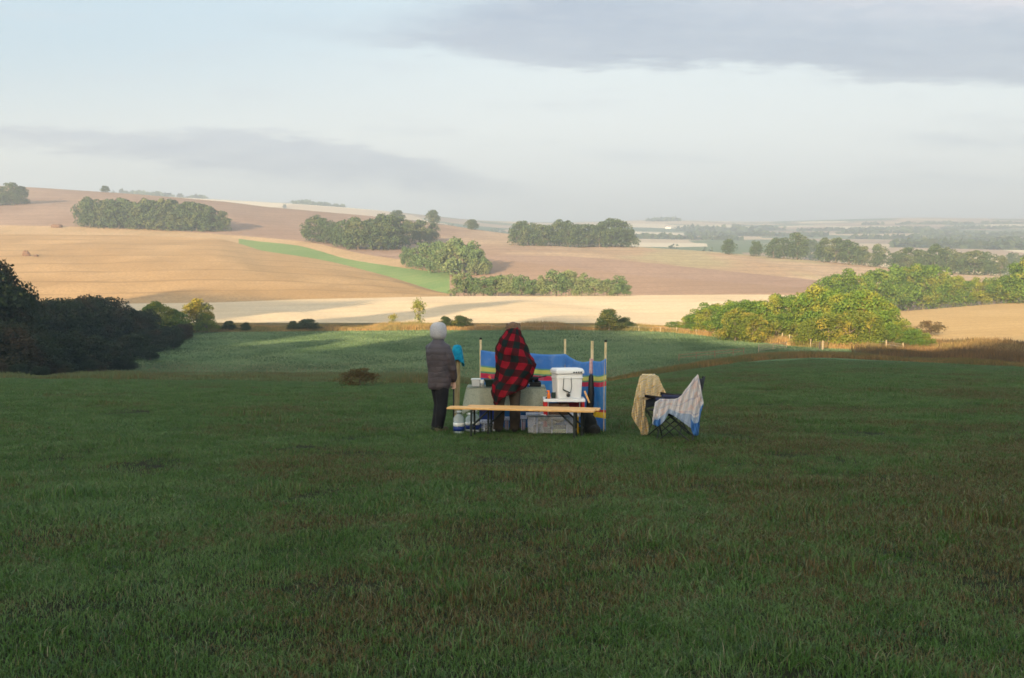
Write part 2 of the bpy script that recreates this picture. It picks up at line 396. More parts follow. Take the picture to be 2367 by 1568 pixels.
V5 = curve([(-1500, 545, 640), (-900, 545, 640), (0, 541, 630), (300, 544, 625), (540, 553, 610), (571, 574, 570), (624, 583, 556), (698, 593, 540), (772, 606, 520), (847, 626, 490),
            (921, 645, 462), (971, 663, 435), (1043, 683, 385), (1450, 681, 386), (1888, 677, 384), (2060, 715, 330), (2367, 692, 340), (3200, 665, 345), (4200, 645, 345)])
V6 = curve([(-1500, 530, 665), (-900, 530, 665), (0, 529, 655), (300, 534, 645), (545, 549, 622), (566, 556, 612), (648, 562, 600), (723, 573, 580), (772, 593, 545), (822, 603, 528),
            (921, 618, 502), (995, 628, 485), (1047, 632, 470), (1128, 598, 505), (1297, 615, 480), (1427, 632, 460), (1505, 640, 450), (1704, 654, 432), (1888, 668, 412),
            (2060, 690, 390), (2367, 680, 390), (3200, 660, 390), (4200, 640, 390)])
V7 = curve([(-1500, 522, 680), (-900, 522, 680), (0, 521, 670), (300, 527, 660), (566, 546, 630), (723, 560, 605), (822, 585, 560), (921, 600, 535), (995, 608, 520), (1060, 600, 525),
            (1128, 588, 535), (1323, 593, 530), (1453, 603, 515), (1704, 629, 482), (1888, 648, 450), (2060, 668, 420), (2367, 668, 410), (3200, 650, 410), (4200, 630, 410)])
V8 = curve([(-1500, 400, 1000), (-900, 412, 1000), (0, 430, 960), (68, 433, 955), (147, 438, 950), (326, 450, 930), (549, 469, 900), (587, 476, 895), (871, 501, 870), (971, 511, 860),
            (1136, 536, 830), (1280, 553, 760), (1473, 571, 690), (1661, 583, 650), (1993, 613, 575), (2150, 628, 545), (2367, 640, 520), (3200, 640, 520), (4200, 640, 520)])
def off_curve(c, dd, dz):
    class O: pass
    return ('off', c, dd, dz)
def evx(c, a):
    if c is M1:
        d = M1(np.asarray(a, float)); return d, zmeadow(np.asarray(a) * d, d)
    if isinstance(c[0], str):
        d, z = ev(c[1], a); return d + c[2], z + c[3]
    return ev(c, a)
V9 = ('off', V8, 90, -9.0)
F1 = curve([(-1500, 600, 1200), (0, 600, 1200), (1000, 590, 1200), (1473, 578, 1200), (2367, 579, 1200), (4200, 580, 1200)])
F2 = curve([(-1500, 545, 1600), (0, 545, 1600), (1000, 548, 1600), (1473, 548, 1850), (2367, 556, 1850), (4200, 556, 1850)])
F3 = curve([(-1500, 480, 1950), (0, 480, 1950), (600, 505, 1950), (1000, 528, 1950), (1473, 532, 2450), (1700, 538, 2450), (2000, 530, 2450), (2367, 535, 2450), (4200, 535, 2450)])
F4 = curve([(-1500, 425, 2250), (0, 434, 2250), (150, 441, 2250), (330, 451, 2250), (500, 463, 2250), (700, 474, 2250), (850, 486, 2250), (1000, 501, 2350), (1100, 512, 2500), (1250, 520, 2800),
            (1400, 514, 3050), (1500, 508, 3150), (1600, 512, 3150), (1750, 521, 3150), (1900, 517, 3150), (2100, 509, 3150), (2367, 514, 3150), (4200, 514, 3150)])
F5 = curve([(-1500, 424, 2400), (0, 433, 2400), (150, 440, 2400), (330, 450, 2400), (500, 461, 2400), (700, 472, 2400), (850, 484, 2400), (1000, 499, 2550), (1100, 510, 2900), (1250, 514, 3400),
            (1400, 512, 3650), (1500, 509, 3700), (1600, 510, 3700), (1750, 513, 3700), (1900, 509, 3700), (2100, 503, 3700), (2367, 506, 3700), (4200, 506, 3700)])
F6 = ('off', F5, 300, -25.0)
LAYERS = [M1, V1, V2, V3, V4, V5, V6, V7, V8, V9, F1, F2, F3, F4, F5, F6]
def H(x, y):
    x = np.atleast_1d(np.asarray(x, float)); y = np.atleast_1d(np.asarray(y, float))
    a = x / np.maximum(y, 25.0); z = zmeadow(x, y)
    pd, pz = evx(M1, a)
    for c in LAYERS[1:]:
        d, zz = evx(c, a); d = np.maximum(d, pd + .05)
        m = (y > pd) & (y <= d)
        z = np.where(m, pz + (zz - pz) * (y - pd) / (d - pd), z)
        pd, pz = d, zz
    return z
def hit(u, v, d0=20.0, d1=5000.0):
    a = float(az_u(u, v)); tv = float(tan_v(v))
    ds = np.geomspace(d0, d1, 5000); z = H(a * ds, ds); below = (z >= -tv * ds)
    i = int(np.argmax(below)) if below.any() else len(ds) - 1
    d = float(ds[i]); return Vector((a * d, d, float(H(a * d, d)[0])))
def at(u, v, d):                      # world point seen at print (u, v), d metres ahead
    return Vector((float(az_u(u, v)) * d, d, -float(tan_v(v)) * d))
def at25(u, v, d): return at(u * .9468, v * .9468, d)
def grd(x, y): return Vector((x, y, float(H(x, y)[0])))

# meadow sheet, with the unseen hill behind the camera that lifts the shading wood
xs = np.sinh(np.linspace(-4.5, 4.5, 261)) * 10.5
def m1x(x):
    y = np.full_like(x, 50.0)
    for _ in range(25): y = .5 * y + .5 * M1(x / np.maximum(y, 25.0))
    return y
ym = m1x(xs)
rows = []
tt = np.concatenate([np.linspace(-330, -10, 34)[:-1], np.linspace(-10, 0, 12)[:-1]])
vv = []
R1 = 150
for j in range(len(tt)): vv.append(np.stack([xs, np.full_like(xs, tt[j]), zmeadow(xs, np.full_like(xs, tt[j]))], 1))
for j in range(R1):
    s = (j / (R1 - 1)) ** 1.25; yy = s * ym
    vv.append(np.stack([xs, yy, zmeadow(xs, yy)], 1))
V = np.concatenate(vv); nr = len(vv); nc = len(xs)
def grid_faces(nr, nc):
    i, j = np.meshgrid(np.arange(nr - 1), np.arange(nc - 1), indexing='ij'); b_ = (i * nc + j).ravel()
    return np.stack([b_, b_ + 1, b_ + nc + 1, b_ + nc], 1)
tag(mk('meadow', V, grid_faces(nr, nc), m_meadow, smooth=True), 'dark green meadow falling away from the camera to a grassy crest', None, None, 'structure')

AZ = np.linspace(-1.05, 1.15, 480)
def sheet(name, c0, c1, mat, rows, label, a0=-9, a1=9, first=False, bulge=0.0, noise=0.0):
    A = AZ[(AZ >= a0) & (AZ <= a1)]
    d0, z0 = evx(c0, A); d1, z1 = evx(c1, A); d1 = np.maximum(d1, d0 + .05)
    if first: d0 = d0 - .6; z0 = z0 - .03
    out = []
    for j in range(rows + 1):
        s = j / rows; d = d0 + (d1 - d0) * s; z = z0 + (z1 - z0) * s + bulge * math.sin(math.pi * s)
        if noise: z = z + noise * math.sin(math.pi * s) * (np.sin(A * 23 + s * 5) + .6 * np.sin(A * 61 + s * 11))
        out.append(np.stack([A * d, d, z], 1))
    return tag(mk(name, np.concatenate(out), grid_faces(rows + 1, len(A)), mat, smooth=True), label, None, None, 'structure')
sheet('rough_ground', M1, V1, m_verge, 14, 'brown rough grass just beyond the crest of the meadow', first=True)
sheet('valley_pasture', V1, V2, m_valley, 20, 'dew-pale green pasture on the valley floor')
sheet('rough_verge', V2, V3, m_rough, 6, 'strip of tall dry grass along the field fence')
aR = float(az_u(1960, 760))
sheet('pale_field', V3, V4, m_pale, 18, 'pale cream stubble field beyond the fence', a1=aR, noise=.25)
sheet('right_wheat_field', V3, V4, m_wheat2, 18, 'golden stubble field at the right behind the hedge', a0=aR - .005, noise=.1)
aL = float(az_u(1043, 684))
sheet('wheat_hill', V4, V5, m_wheat, 24, 'broad golden stubble hillside on the left', a1=aL, bulge=0, noise=.25)
sheet('brown_hollow', V4, V5, m_plough, 8, 'dark hollow behind the pale field', a0=aL - .005, bulge=-2.5)
aG0 = float(az_u(560, 565)); 
sheet('field_margin', V5, V6, m_edge, 6, 'narrow brown margin above the golden hillside', a1=aG0)
sheet('green_strip', V5, V6, m_green, 8, 'narrow bright green crop strip running down the hill', a0=aG0 - .004, a1=aL)
sheet('dark_plough', V5, V6, m_plough, 8, 'dark brown ploughed slope in the middle distance', a0=aL - .004)
aM = float(az_u(1060, 620))
sheet('upper_margin', V6, V7, m_edge, 5, 'pale track margin between the green strip and upper hill', a1=aM)
sheet('brown_band', V6, V7, m_pink, 6, 'reddish brown band across the middle hill', a0=aM - .004)
sheet('upper_hill', V7, V8, m_hill, 22, 'bare pinkish hillside turning to tan stubble towards the right', noise=.35)
sheet('back_slope', V8, V9, m_tan, 3, 'far side of the hill crest')
m_far, t, b = new_mat('far_fields'); b.inputs['Roughness'].default_value = 1; b.inputs['Specular IOR Level'].default_value = 0
P = t.node('ShaderNodeNewGeometry').outputs['Position']
q = t.scale(P, (.0055, .0045, .004), (0, 0, R(12)))
vo = t.node('ShaderNodeTexVoronoi'); t.l.new(q, vo.inputs['Vector']); vo.inputs['Scale'].default_value = 1.0; vo.distance = 'CHEBYCHEV'
rnd = t.node('ShaderNodeSeparateColor'); t.l.new(vo.outputs['Color'], rnd.inputs[0])
c = t.ramp(rnd.outputs[0], [(0, (.55, .42, .27)), (.25, (.10, .15, .08)), (.4, (.42, .30, .20)), (.55, (.70, .58, .40)), (.7, (.14, .18, .09)), (.82, (.33, .24, .16))], 'CONSTANT')
t.l.new(c, b.inputs['Base Color'])
for nm, c0, c1, r_, lb in (('far_valley', V9, F1, 6, 'hidden low ground behind the hills'), ('far_farmland', F1, F2, 8, 'hazy patchwork of distant farmland'),
                           ('distant_slope', F2, F3, 8, 'faint distant field slopes in haze'), ('distant_downs', F3, F4, 8, 'far downland fading into haze'),
                           ('horizon_ridge', F4, F5, 5, 'faintest ridge along the horizon'), ('ridge_back', F5, F6, 2, 'back of the horizon ridge')):
    sheet(nm, c0, c1, m_far, r_, lb)

# ------------------------------------------------------------------ vegetation
def leaf_mat(name, c1, c2, c3, sc=.35, yellow=.12, trans=.25):
    m, t, b = new_mat(name); b.inputs['Roughness'].default_value = .75; b.inputs['Specular IOR Level'].default_value = .15
    g = t.node('ShaderNodeNewGeometry'); isl = g.outputs['Random Per Island']
    oi = t.node('ShaderNodeObjectInfo').outputs['Random']
    c = t.mix(isl, c1, c2)
    n = t.noise(g.outputs['Position'], sc, 3)
    k = t.smooth(t.math('ADD', n, t.math('MULTIPLY', oi, .18)), .62 - yellow, .82 - yellow)
    c = t.mix(t.math('MULTIPLY', k, .8), c, c3)
    t.l.new(c, b.inputs['Base Color']); add_trans(t, b, c, trans); return m
lf_far = leaf_mat('copse_leaves', (.035, .062, .022), (.070, .100, .036), (.11, .12, .045), .12, .04, .15)
lf_scrub = leaf_mat('scrub_leaves', (.060, .100, .035), (.100, .145, .052), (.15, .17, .07), .15, .08, .15)
lf_hedge = leaf_mat('hedge_leaves', (.040, .085, .012), (.105, .160, .020), (.20, .19, .025), .22, .05, .2)
lf_gold = leaf_mat('golden_leaves', (.08, .11, .014), (.17, .17, .020), (.30, .22, .03), .4, .08, .2)
lf_olive = leaf_mat('olive_leaves', (.060, .090, .012), (.12, .14, .018), (.26, .20, .03), .35, .02, .2)
lf_bush = leaf_mat('bush_leaves', (.018, .034, .008), (.045, .065, .014), (.12, .11, .02), .5, .0, .15)
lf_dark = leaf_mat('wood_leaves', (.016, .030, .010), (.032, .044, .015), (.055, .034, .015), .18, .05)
lf_brown = leaf_mat('brown_scrub_leaves', (.085, .060, .022), (.11, .085, .03), (.14, .09, .035), .4, .1)
m_bark = pmat('bark', (.09, .07, .05), (.14, .11, .08), 6, .95, .03)

def crown_np(seed, n, lobes, leaf, zlo=.10, spread=.42, dome=1.0, ragged=.0):
    g = np.random.default_rng(seed)
    # lobes sit on a dome-shaped envelope
    L = []
    for i in range(lobes):
        th = g.uniform(0, 2 * np.pi); zz = zlo + .10 + (1 - zlo - .24) * g.uniform(0, 1)
        env = spread * math.sqrt(max(.05, 1 - (max(0, zz - .30) / .64) ** 2)) * g.uniform(.30, .85) * dome
        r = g.uniform(.13, .22) * (1 - .35 * zz)
        L.append((env * math.cos(th), env * math.sin(th), zz, r * (spread / .42) ** .5, r * g.uniform(.8, 1.1)))
    L = np.array(L)
    li = g.integers(0, lobes, n); c = L[li]
    d = g.normal(size=(n, 3)); d /= np.linalg.norm(d, axis=1)[:, None]
    d[:, 2] = np.where(g.uniform(size=n) < .6, np.abs(d[:, 2]), d[:, 2])
    rr = g.uniform(.78, 1.08 + ragged, size=n)
    p = c[:, :3] + d * np.stack([c[:, 3], c[:, 3], c[:, 4]], 1) * rr[:, None]
    p[:, 2] = np.maximum(p[:, 2], zlo * g.uniform(.2, 1, size=n))
    nrm = d + .75 * g.normal(size=(n, 3)); nrm /= np.linalg.norm(nrm, axis=1)[:, None]
    h = np.cross(nrm, g.normal(size=(n, 3))); h /= np.linalg.norm(h, axis=1)[:, None]
    k = np.cross(nrm, h); s = leaf * g.uniform(.6, 1.35, size=n)[:, None]
    q = np.stack([p - h * s, p - k * s * .62, p + h * s, p + k * s * .62], 1).reshape(-1, 3)
    f = np.arange(4 * n).reshape(n, 4); return q, f
def proto(name, seed, n, lobes, leaf, mat, zlo=.1, spread=.42, dome=1.0, ragged=0, trunk=True):
    q, f = crown_np(seed, n, lobes, leaf, zlo, spread, dome, ragged)
    me = bpy.data.meshes.new(name + '_crown'); me.from_pydata(q.tolist(), [], f.tolist()); me.materials.append(mat)
    tb = MB(); g = random.Random(seed)
    tb.tube([(0, 0, -.03), (.005, .0, .15), (.0, .01, .40), (.01, 0, .62)], [.035, .026, .018, .008], 7)
    for i in range(5):
        th = g.uniform(0, 6.28); z = g.uniform(.18, .4)
        tb.tube([(0, 0, z), (math.cos(th) * .12, math.sin(th) * .12, z + .12), (math.cos(th) * .24 * spread / .42, math.sin(th) * .24, z + .26)], [.014, .009, .004], 5)
    tm = bpy.data.meshes.new(name + '_trunk'); tm.from_pydata([tuple(v) for v in tb.v], [], tb.f); tm.materials.append(m_bark)
    return me, tm
PF = [proto('far', s, 3600, 38, .030, lf_far, .0, .46) for s in (1, 2, 3, 4)]
PR = [proto('round', s, 3600, 60, .030, lf_far, .0, .46) for s in (5, 6)]
PS = [proto('scrub', s, 3200, 30, .032, lf_scrub, .0, .46, 1.0, .1) for s in (7, 8, 9)]
PH = [proto('hedge', s, 7500, 34, .021, lf_hedge, .0, .50, 1.05, .15) for s in (10, 11, 12)]
PG = [proto('gold', s, 5000, 28, .024, lf_gold, .0, .46, 1.0, .2) for s in (13, 14)]
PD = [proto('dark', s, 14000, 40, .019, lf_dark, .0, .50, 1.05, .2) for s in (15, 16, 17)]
PT = [proto('thin', s, 900, 14, .030, lf_gold, .05, .36, 1.1, .5) for s in (18,)]
PY = [proto('olive', s, 6000, 30, .021, lf_olive, .0, .46, 1.0, .2) for s in (23, 24)]
PK = [proto('bush', 20, 7000, 46, .026, lf_bush, .0, .50, 1.0, .25)]
PB = [proto('brown', s, 3000, 18, .028, lf_brown, .0, .55, 1.0, .3) for s in (19,)]
ORD = ['first', 'second', 'third', 'fourth', 'fifth', 'sixth', 'seventh', 'eighth', 'ninth', 'tenth', 'eleventh', 'twelfth', 'thirteenth', 'fourteenth',
       'fifteenth', 'sixteenth', 'seventeenth', 'eighteenth', 'nineteenth', 'twentieth', 'twenty-first', 'twenty-second', 'twenty-third', 'twenty-fourth']
def tree(name, pr, loc, h, wid, label, cat, group):
    wid *= 1.12; h *= 1.14
    e = empty(name, loc, random.uniform(0, 6.28)); e.scale = (wid, wid, h)
    tag(e, label, cat, group)
    for nm, me in (('crown', pr[0]), ('trunk', pr[1])):
        o = bpy.data.objects.new(nm, me); COL.objects.link(o); o.parent = e
    return e
def row(name, protos, items, lab, cat, group, mode='base'):
    # items: (u, v_base, h_px[, width ratio]) or in 'top' mode (u, d, v_top[, width ratio])
    items = sorted(items, key=lambda q: q[0])
    for i, it in enumerate(items):
        wr = it[3] if len(it) > 3 else 1.0
        if mode == 'base':
            p = hit(it[0], it[1]); h = it[2] * p.y / FPX
        else:
            d = it[1]; x = float(az_u(it[0], 720)) * d; p = grd(x, d); h = (-float(tan_v(it[2])) * d - p.z) / 1.14 / .97
        l = lab.replace('#', ORD[i])
        if mode == 'base' and len(items) > 3: h *= random.choice((.86, .95, 1.0, 1.05, 1.12)); wr *= J(.85, 1.22)
        tree(name, protos[i % len(protos)], p - Vector((0, 0, h * .02)), h, h * wr, l, cat, group)
J = random.uniform
row('copse_tree', PF, [(-30, 476, 44), (5, 475, 46), (28, 474, 47), (50, 472, 40)], '# tree from the left in the small copse at the left edge', 'tree', 'trees of the copse at the left edge')
row('copse_tree', PF, [(193, 523, 50)] + [(208 + i * 22.5, 526 + i * .75, J(56, 62), 1.05) for i in range(13)] + [(515, 535, 50), (250, 521, 58), (340, 523, 60), (430, 526, 59)],
    '# tree from the left in the long oval copse on the upper hill', 'tree', 'trees of the long oval copse')
row('copse_tree', PF, [(728, 560, 50, .9), (752, 563, 52, .9), (775, 566, 48, .8), (800, 573, 62), (828, 577, 70), (858, 578, 68), (888, 577, 72, 1.1), (912, 574, 60), (945, 563, 46, .9), (972, 562, 46, .9), (1000, 560, 38, .8)],
    '# tree from the left in the uneven grove above the green strip', 'tree', 'trees of the grove above the green strip')
for it, l in (((918, 512, 24, 1.5), 'small round tree half sunk behind the skyline above the grove'), ((1000, 519, 31, 1.15), 'lone domed tree standing on the skyline'),
              ((1090, 531, 22, 1.6), 'low wide round tree on the skyline right of the domed one'), ((243, 445, 14, 1.5), 'small tree on the far left skyline above the long copse'),
              ((658, 482, 9, 1.0), 'tiny bush on the skyline between the two copses')):
    row('skyline_tree', PR, [it], l, 'tree', None)
row('scrub_tree', PS, [(938, 618, 42, .8), (965, 622, 48, .8), (990, 626, 66, .8), (1015, 630, 58, .8), (1042, 634, 66), (1070, 638, 76, 1.1), (1100, 638, 64), (1120, 636, 42)],
    '# light green scrub tree from the left above the end of the green strip', 'tree', 'scrub trees above the green strip end')
row('scrub_tree', PS, [(1060, 684, 50), (1088, 684, 54, 1.2), (1118, 684, 50), (1150, 684, 50, 1.2), (1182, 684, 47), (1205, 684, 42), (1228, 684, 32, 1.1), (1255, 684, 40), (1286, 684, 58), (1315, 684, 55),
                       (1345, 684, 42), (1375, 684, 48), (1402, 684, 40), (1428, 684, 42), (1448, 684, 26)],
    '# scrub tree from the left in the line behind the pale field', 'tree', 'scrub trees behind the pale field')
row('copse_tree', PF, [(1196, 568, 50, .9), (1215, 568, 54), (1240, 569, 50), (1262, 569, 52), (1287, 569, 52), (1312, 570, 54), (1338, 570, 48), (1362, 570, 50), (1386, 571, 52), (1412, 571, 54), (1436, 571, 54), (1456, 572, 44, .9)],
    '# tree from the left in the rectangular copse at the centre of the hill', 'tree', 'trees of the rectangular copse')
row('copse_tree', PR, [(1685, 588, 32, 1.15)], 'separate rounded tree left of the long wood on the right', 'tree', None)
row('copse_tree', PR, [(1748, 593, 33, .95)], 'pointed small tree next to the left end of the long wood', 'tree', None)
row('wood_tree', PF, [(1788, 597, 44), (1812, 598, 51), (1842, 600, 54), (1872, 602, 53), (1902, 605, 52), (1932, 608, 50), (1962, 611, 46), (1992, 614, 42), (2032, 618, 56, 1.1), (2066, 622, 40), (2094, 625, 46, 1.1),
                      (2124, 628, 50, 1.1), (2156, 630, 52), (2188, 632, 54, 1.1), (2220, 634, 54, 1.1), (2252, 636, 50, 1.1), (2284, 637, 44), (2312, 638, 38), (2340, 638, 44), (2368, 638, 48), (2396, 638, 48)],
    '# tree from the left in the long dark wood on the right skyline', 'tree', 'trees of the long wood on the right')
# dark wood on the left, in shadow
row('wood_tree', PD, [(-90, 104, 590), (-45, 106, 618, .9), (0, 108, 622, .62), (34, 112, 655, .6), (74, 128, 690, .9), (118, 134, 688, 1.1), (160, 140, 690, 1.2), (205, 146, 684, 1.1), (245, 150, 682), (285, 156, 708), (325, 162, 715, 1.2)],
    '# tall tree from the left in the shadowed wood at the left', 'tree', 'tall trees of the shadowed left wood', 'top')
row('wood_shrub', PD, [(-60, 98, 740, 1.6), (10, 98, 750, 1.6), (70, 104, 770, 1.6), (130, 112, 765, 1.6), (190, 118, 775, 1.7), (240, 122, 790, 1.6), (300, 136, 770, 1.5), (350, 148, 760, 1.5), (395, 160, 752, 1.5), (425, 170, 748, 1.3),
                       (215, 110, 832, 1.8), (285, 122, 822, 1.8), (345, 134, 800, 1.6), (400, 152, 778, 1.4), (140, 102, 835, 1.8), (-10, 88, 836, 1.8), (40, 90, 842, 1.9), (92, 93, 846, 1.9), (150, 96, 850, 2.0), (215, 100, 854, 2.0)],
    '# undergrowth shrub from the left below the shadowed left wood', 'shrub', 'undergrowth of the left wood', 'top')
row('hedge_tree', PH, [(368, 176, 694, 1.2)], 'dark topped bush between the left wood and the golden tree', 'tree', None, 'top')
row('hedge_tree', PH, [(408, 178, 712, 1.2)], 'olive green bush touching the golden tree on its left', 'tree', None, 'top')
row('golden_tree', PG, [(455, 188, 690, 1.1)], 'golden green tree lit by sun at the end of the left wood', 'tree', None, 'top')
row('hedge_tree', PH, [(478, 186, 722, 1.2)], 'small sunlit bush against the right side of the golden tree', 'tree', None, 'top')
# hedgerow on the right
row('hedge_tree', PH, [(1560, 191, 742, 1.8), (1592, 188, 730, 1.4), (1618, 186, 712, 1.2), (1645, 182, 697, 1.1), (1678, 180, 692, 1.1), (1708, 176, 692, 1.1), (1738, 175, 690, 1.1), (1767, 176, 679, .95), (1795, 172, 722, 1.3),
                       (1818, 178, 676, 1.0), (1850, 176, 674, 1.0), (1880, 172, 668), (1905, 172, 654, .95), (1942, 168, 666, .9), (1985, 166, 664, .95), (2020, 166, 668, .95), (2046, 164, 700, 1.0), (2075, 162, 742, 1.5), (2108, 158, 758, 1.6), (2135, 155, 768, 1.6)],
    '# hedge tree from the left in the sunlit front hedgerow on the right', 'tree', 'trees of the front hedgerow', 'top')
row('golden_tree', PY, [(1700, 168, 712, 1.2), (1740, 166, 722, 1.3), (1870, 160, 735, 1.2), (1915, 158, 722, 1.3), (1965, 157, 716, 1.2), (2010, 157, 722, 1.2)],
    '# yellow-leaved bush from the left at the foot of the front hedgerow', 'bush', 'yellow bushes of the front hedgerow', 'top')
row('hedge_tree', PH, [(1920, 716, 70), (1950, 716, 78), (1990, 716, 86), (2028, 716, 92, .9), (2062, 715, 97, .9), (2098, 714, 98, .9), (2135, 712, 92, .9), (2170, 710, 74), (2202, 708, 60, 1.1), (2236, 706, 64, 1.1), (2270, 704, 62, 1.1),
                       (2305, 702, 66, 1.1), (2336, 700, 72, 1.1), (2366, 700, 98, .8), (2400, 700, 80)],
    '# tree from the left in the back hedgerow beyond the golden right field', 'tree', 'trees of the back hedgerow')
row('dark_bush', PK, [(1408, 765, 46, 1.2)], 'round dark green bush at the fence beside the pale field', 'bush', None)
row('dark_bush', PK, [(1442, 762, 26, 1.6)], 'low bush joined to the right of the round dark bush', 'bush', None)
row('willow_sapling', PT, [(968, 756, 60, .75)], 'thin yellow sapling standing above the fence grass', 'tree', None)
row('willow_sapling', PT, [(907, 756, 28, 1.0)], 'short yellow-green shrub left of the thin sapling', 'bush', None)
row('dark_bush', PK, [(712, 764, 24, 2.2)], 'low dark wide bush on the shadowed fence line left of centre', 'bush', None)
row('dark_bush', PK, [(678, 764, 20, 1.3)], 'narrow dark bush beside the wide one on the fence line', 'bush', None)
row('dark_bush', PK, [(1030, 760, 26, 1.2)], 'small green bush behind the hooded person', 'bush', None)
row('dark_bush', PK, [(1066, 760, 28, 1.6)], 'flat green bush between the two people on the fence line', 'bush', None)
row('dark_bush', PK, [(530, 764, 20, 1.6)], 'small dark bush next to the golden tree on the fence line', 'bush', None)
row('dark_bush', PK, [(568, 766, 19, 1.1)], 'dark stump-like bush on the fence line at left', 'bush', None)
row('brown_bush', PB, [(832, 893, 42, 1.7)], 'brown tangled bush at the edge of the meadow crest', 'bush', None)
row('brown_bush', PB, [(2150, 776, 34, 1.6)], 'brown thorny bush at the end of the right hedgerow', 'bush', None)

# tall dry grass, weeds: thin blades nobody could count
def stems(name, c0, c1, a0, a1, n, h0, h1, wd, mat, label, dens=None, bmin=.35):
    a = rng.uniform(a0, a1, n); a = a[rng.uniform(0, 1, n) < np.clip((a - a0) / .05, 0, 1)]; n = len(a); s = rng.uniform(0, 1, n)
    if dens is not None: s = dens(a, s)
    d0, _ = evx(c0, a); d1, _ = evx(c1, a); d = d0 + (d1 - d0) * s; x = a * d; z = H(x, d)
    clump = .55 + .45 * np.sin(a * 180 + 3 * np.sin(a * 47)) * np.sin(d * .9 + a * 60)
    big = bmin + (1.1 - bmin) * np.clip(.5 + .5 * np.sin(a * 31 + 2.2 * np.sin(a * 13)) + .35 * np.sin(a * 83 + d * .15), 0, 1)
    h = rng.uniform(h0, h1, n) * (.6 + .4 * clump) * big; w_ = wd * rng.uniform(.6, 1.5, n); th = rng.uniform(-.6, .6, n)
    dx = np.cos(th) * w_; dy = np.sin(th) * w_
    lean = rng.normal(0, .18, n) * h
    p0 = np.stack([x - dx, d - dy, z - .05], 1); p1 = np.stack([x + dx, d + dy, z - .05], 1); p2 = np.stack([x + lean, d + rng.normal(0, .1, n), z + h], 1)
    q = np.stack([p0, p1, p2], 1).reshape(-1, 3)
    return tag(mk(name, q, np.arange(3 * n).reshape(n, 3), mat), label, 'grass', None, 'stuff')
def stem_mat(name, c1, c2, c3):
    m, t, b = new_mat(name); b.inputs['Roughness'].default_value = .9; b.inputs['Specular IOR Level'].default_value = .1
    g = t.node('ShaderNodeNewGeometry')
    c = t.mix(g.outputs['Random Per Island'], c1, c2); c = t.mix(t.smooth(t.noise(g.outputs['Position'], .12, 3), .40, .62), c, c3)
    t.l.new(c, b.inputs['Base Color']); add_trans(t, b, c, .35); return m
m_stem = stem_mat('dry_stems', (.22, .13, .045), (.36, .24, .10), (.16, .14, .05))
m_stem2 = stem_mat('dark_stems', (.09, .055, .022), (.17, .10, .04), (.07, .055, .025))
m_past = stem_mat('pasture_blades', (.085, .145, .060), (.17, .22, .12), (.07, .11, .05))
m_vstem = stem_mat('verge_stems', (.07, .09, .035), (.13, .10, .045), (.10, .13, .06))
m_cstem = stem_mat('crest_stems', (.12, .08, .028), (.21, .14, .055), (.10, .095, .035))
a_ = lambda u: float(az_u(u, 800))
stems('fence_grass', V2, V3, a_(480), a_(1640), 42000, .5, 1.5, .06, m_stem, 'tall dry grass along the fence beyond the pasture', lambda a, s: s * .55)
stems('hedge_foot_grass', V2, V3, a_(1560), a_(2500), 34000, .6, 1.7, .06, m_stem, 'dry grass and weeds at the foot of the right hedgerow', lambda a, s: s * .8)
stems('crest_grass', M1, V1, a_(1330), a_(2500), 60000, .18, .6, .045, m_cstem, 'rusty rough grass band at the right edge of the meadow', lambda a, s: .12 + .88 * s)
stems('dock_weeds', V1, V3, a_(1960), a_(2500), 30000, .5, 1.5, .06, m_stem2, 'dark brown standing weeds below the right wheat field', None, .75)
stems('pasture_grass', V1, V2, a_(-60), a_(2000), 110000, .10, .34, .07, m_past, 'short dewy grass tufts over the valley pasture', None, .7)
stems('verge_grass', M1, V1, a_(-80), a_(1130), 32000, .12, .6, .05, m_vstem, 'brown verge grass behind the left crest of the meadow', lambda a, s: s, .25)

# hedgerows far off in the haze, read as one mass
def far_mass(name, lines, label, sz):
    q = []
    for (u0, v0, u1, v1, n, h, dens) in lines:
        for i in range(n):
            s = random.random(); clump = .35 + .65 * abs(math.sin(s * 17 + u0) * math.sin(s * 41 + v0))
            if random.random() > dens * (.4 + clump): continue
            p = hit(u0 + (u1 - u0) * s, v0 + (v1 - v0) * s, 1000) if i % 12 == 0 or not q else None
            if p is None: p = Vector(last) + Vector((J(-1, 1) * sz * 2.4, J(-1, 1) * 8, 0)); p.z = float(zl)
            else: last = tuple(p); zl = p.z
            hh = h * p.y / FPX * clump
            c = p + Vector((0, 0, J(0, 1) * hh)); s_ = sz * J(.6, 1.3)
            n1 = Vector((J(-1, 1), J(-1, 1), J(-.4, .4))).normalized(); n2 = n1.cross(Vector((J(-1, 1), J(-1, 1), J(-1, 1)))).normalized()
            q += [c - n1 * s_, c - n2 * s_, c + n1 * s_, c + n2 * s_]
    q = np.array([tuple(p) for p in q]); return tag(mk(name, q, np.arange(len(q)).reshape(-1, 4), lf_far), label, 'trees', None, 'stuff')
far_mass('far_hedgerows', [(1560, 534, 1760, 540, 500, 14, .8), (1600, 545, 1900, 548, 700, 8, .9), (1980, 552, 2367, 560, 800, 8, .9), (2080, 572, 2367, 578, 900, 16, .8),
                           (2150, 545, 2367, 548, 500, 9, .7), (1480, 552, 1700, 556, 500, 7, .9), (1850, 535, 2367, 528, 900, 6, .8), (2000, 520, 2367, 518, 600, 5, .8), (1500, 512, 1560, 511, 200, 8, 1),
                           (1700, 530, 1800, 533, 300, 10, .8), (2300, 566, 2367, 568, 200, 18, .9), (1950, 541, 2200, 538, 500, 6, .8)],
         'hazy hedgerows and tree clumps across the distant farmland', 7.0)
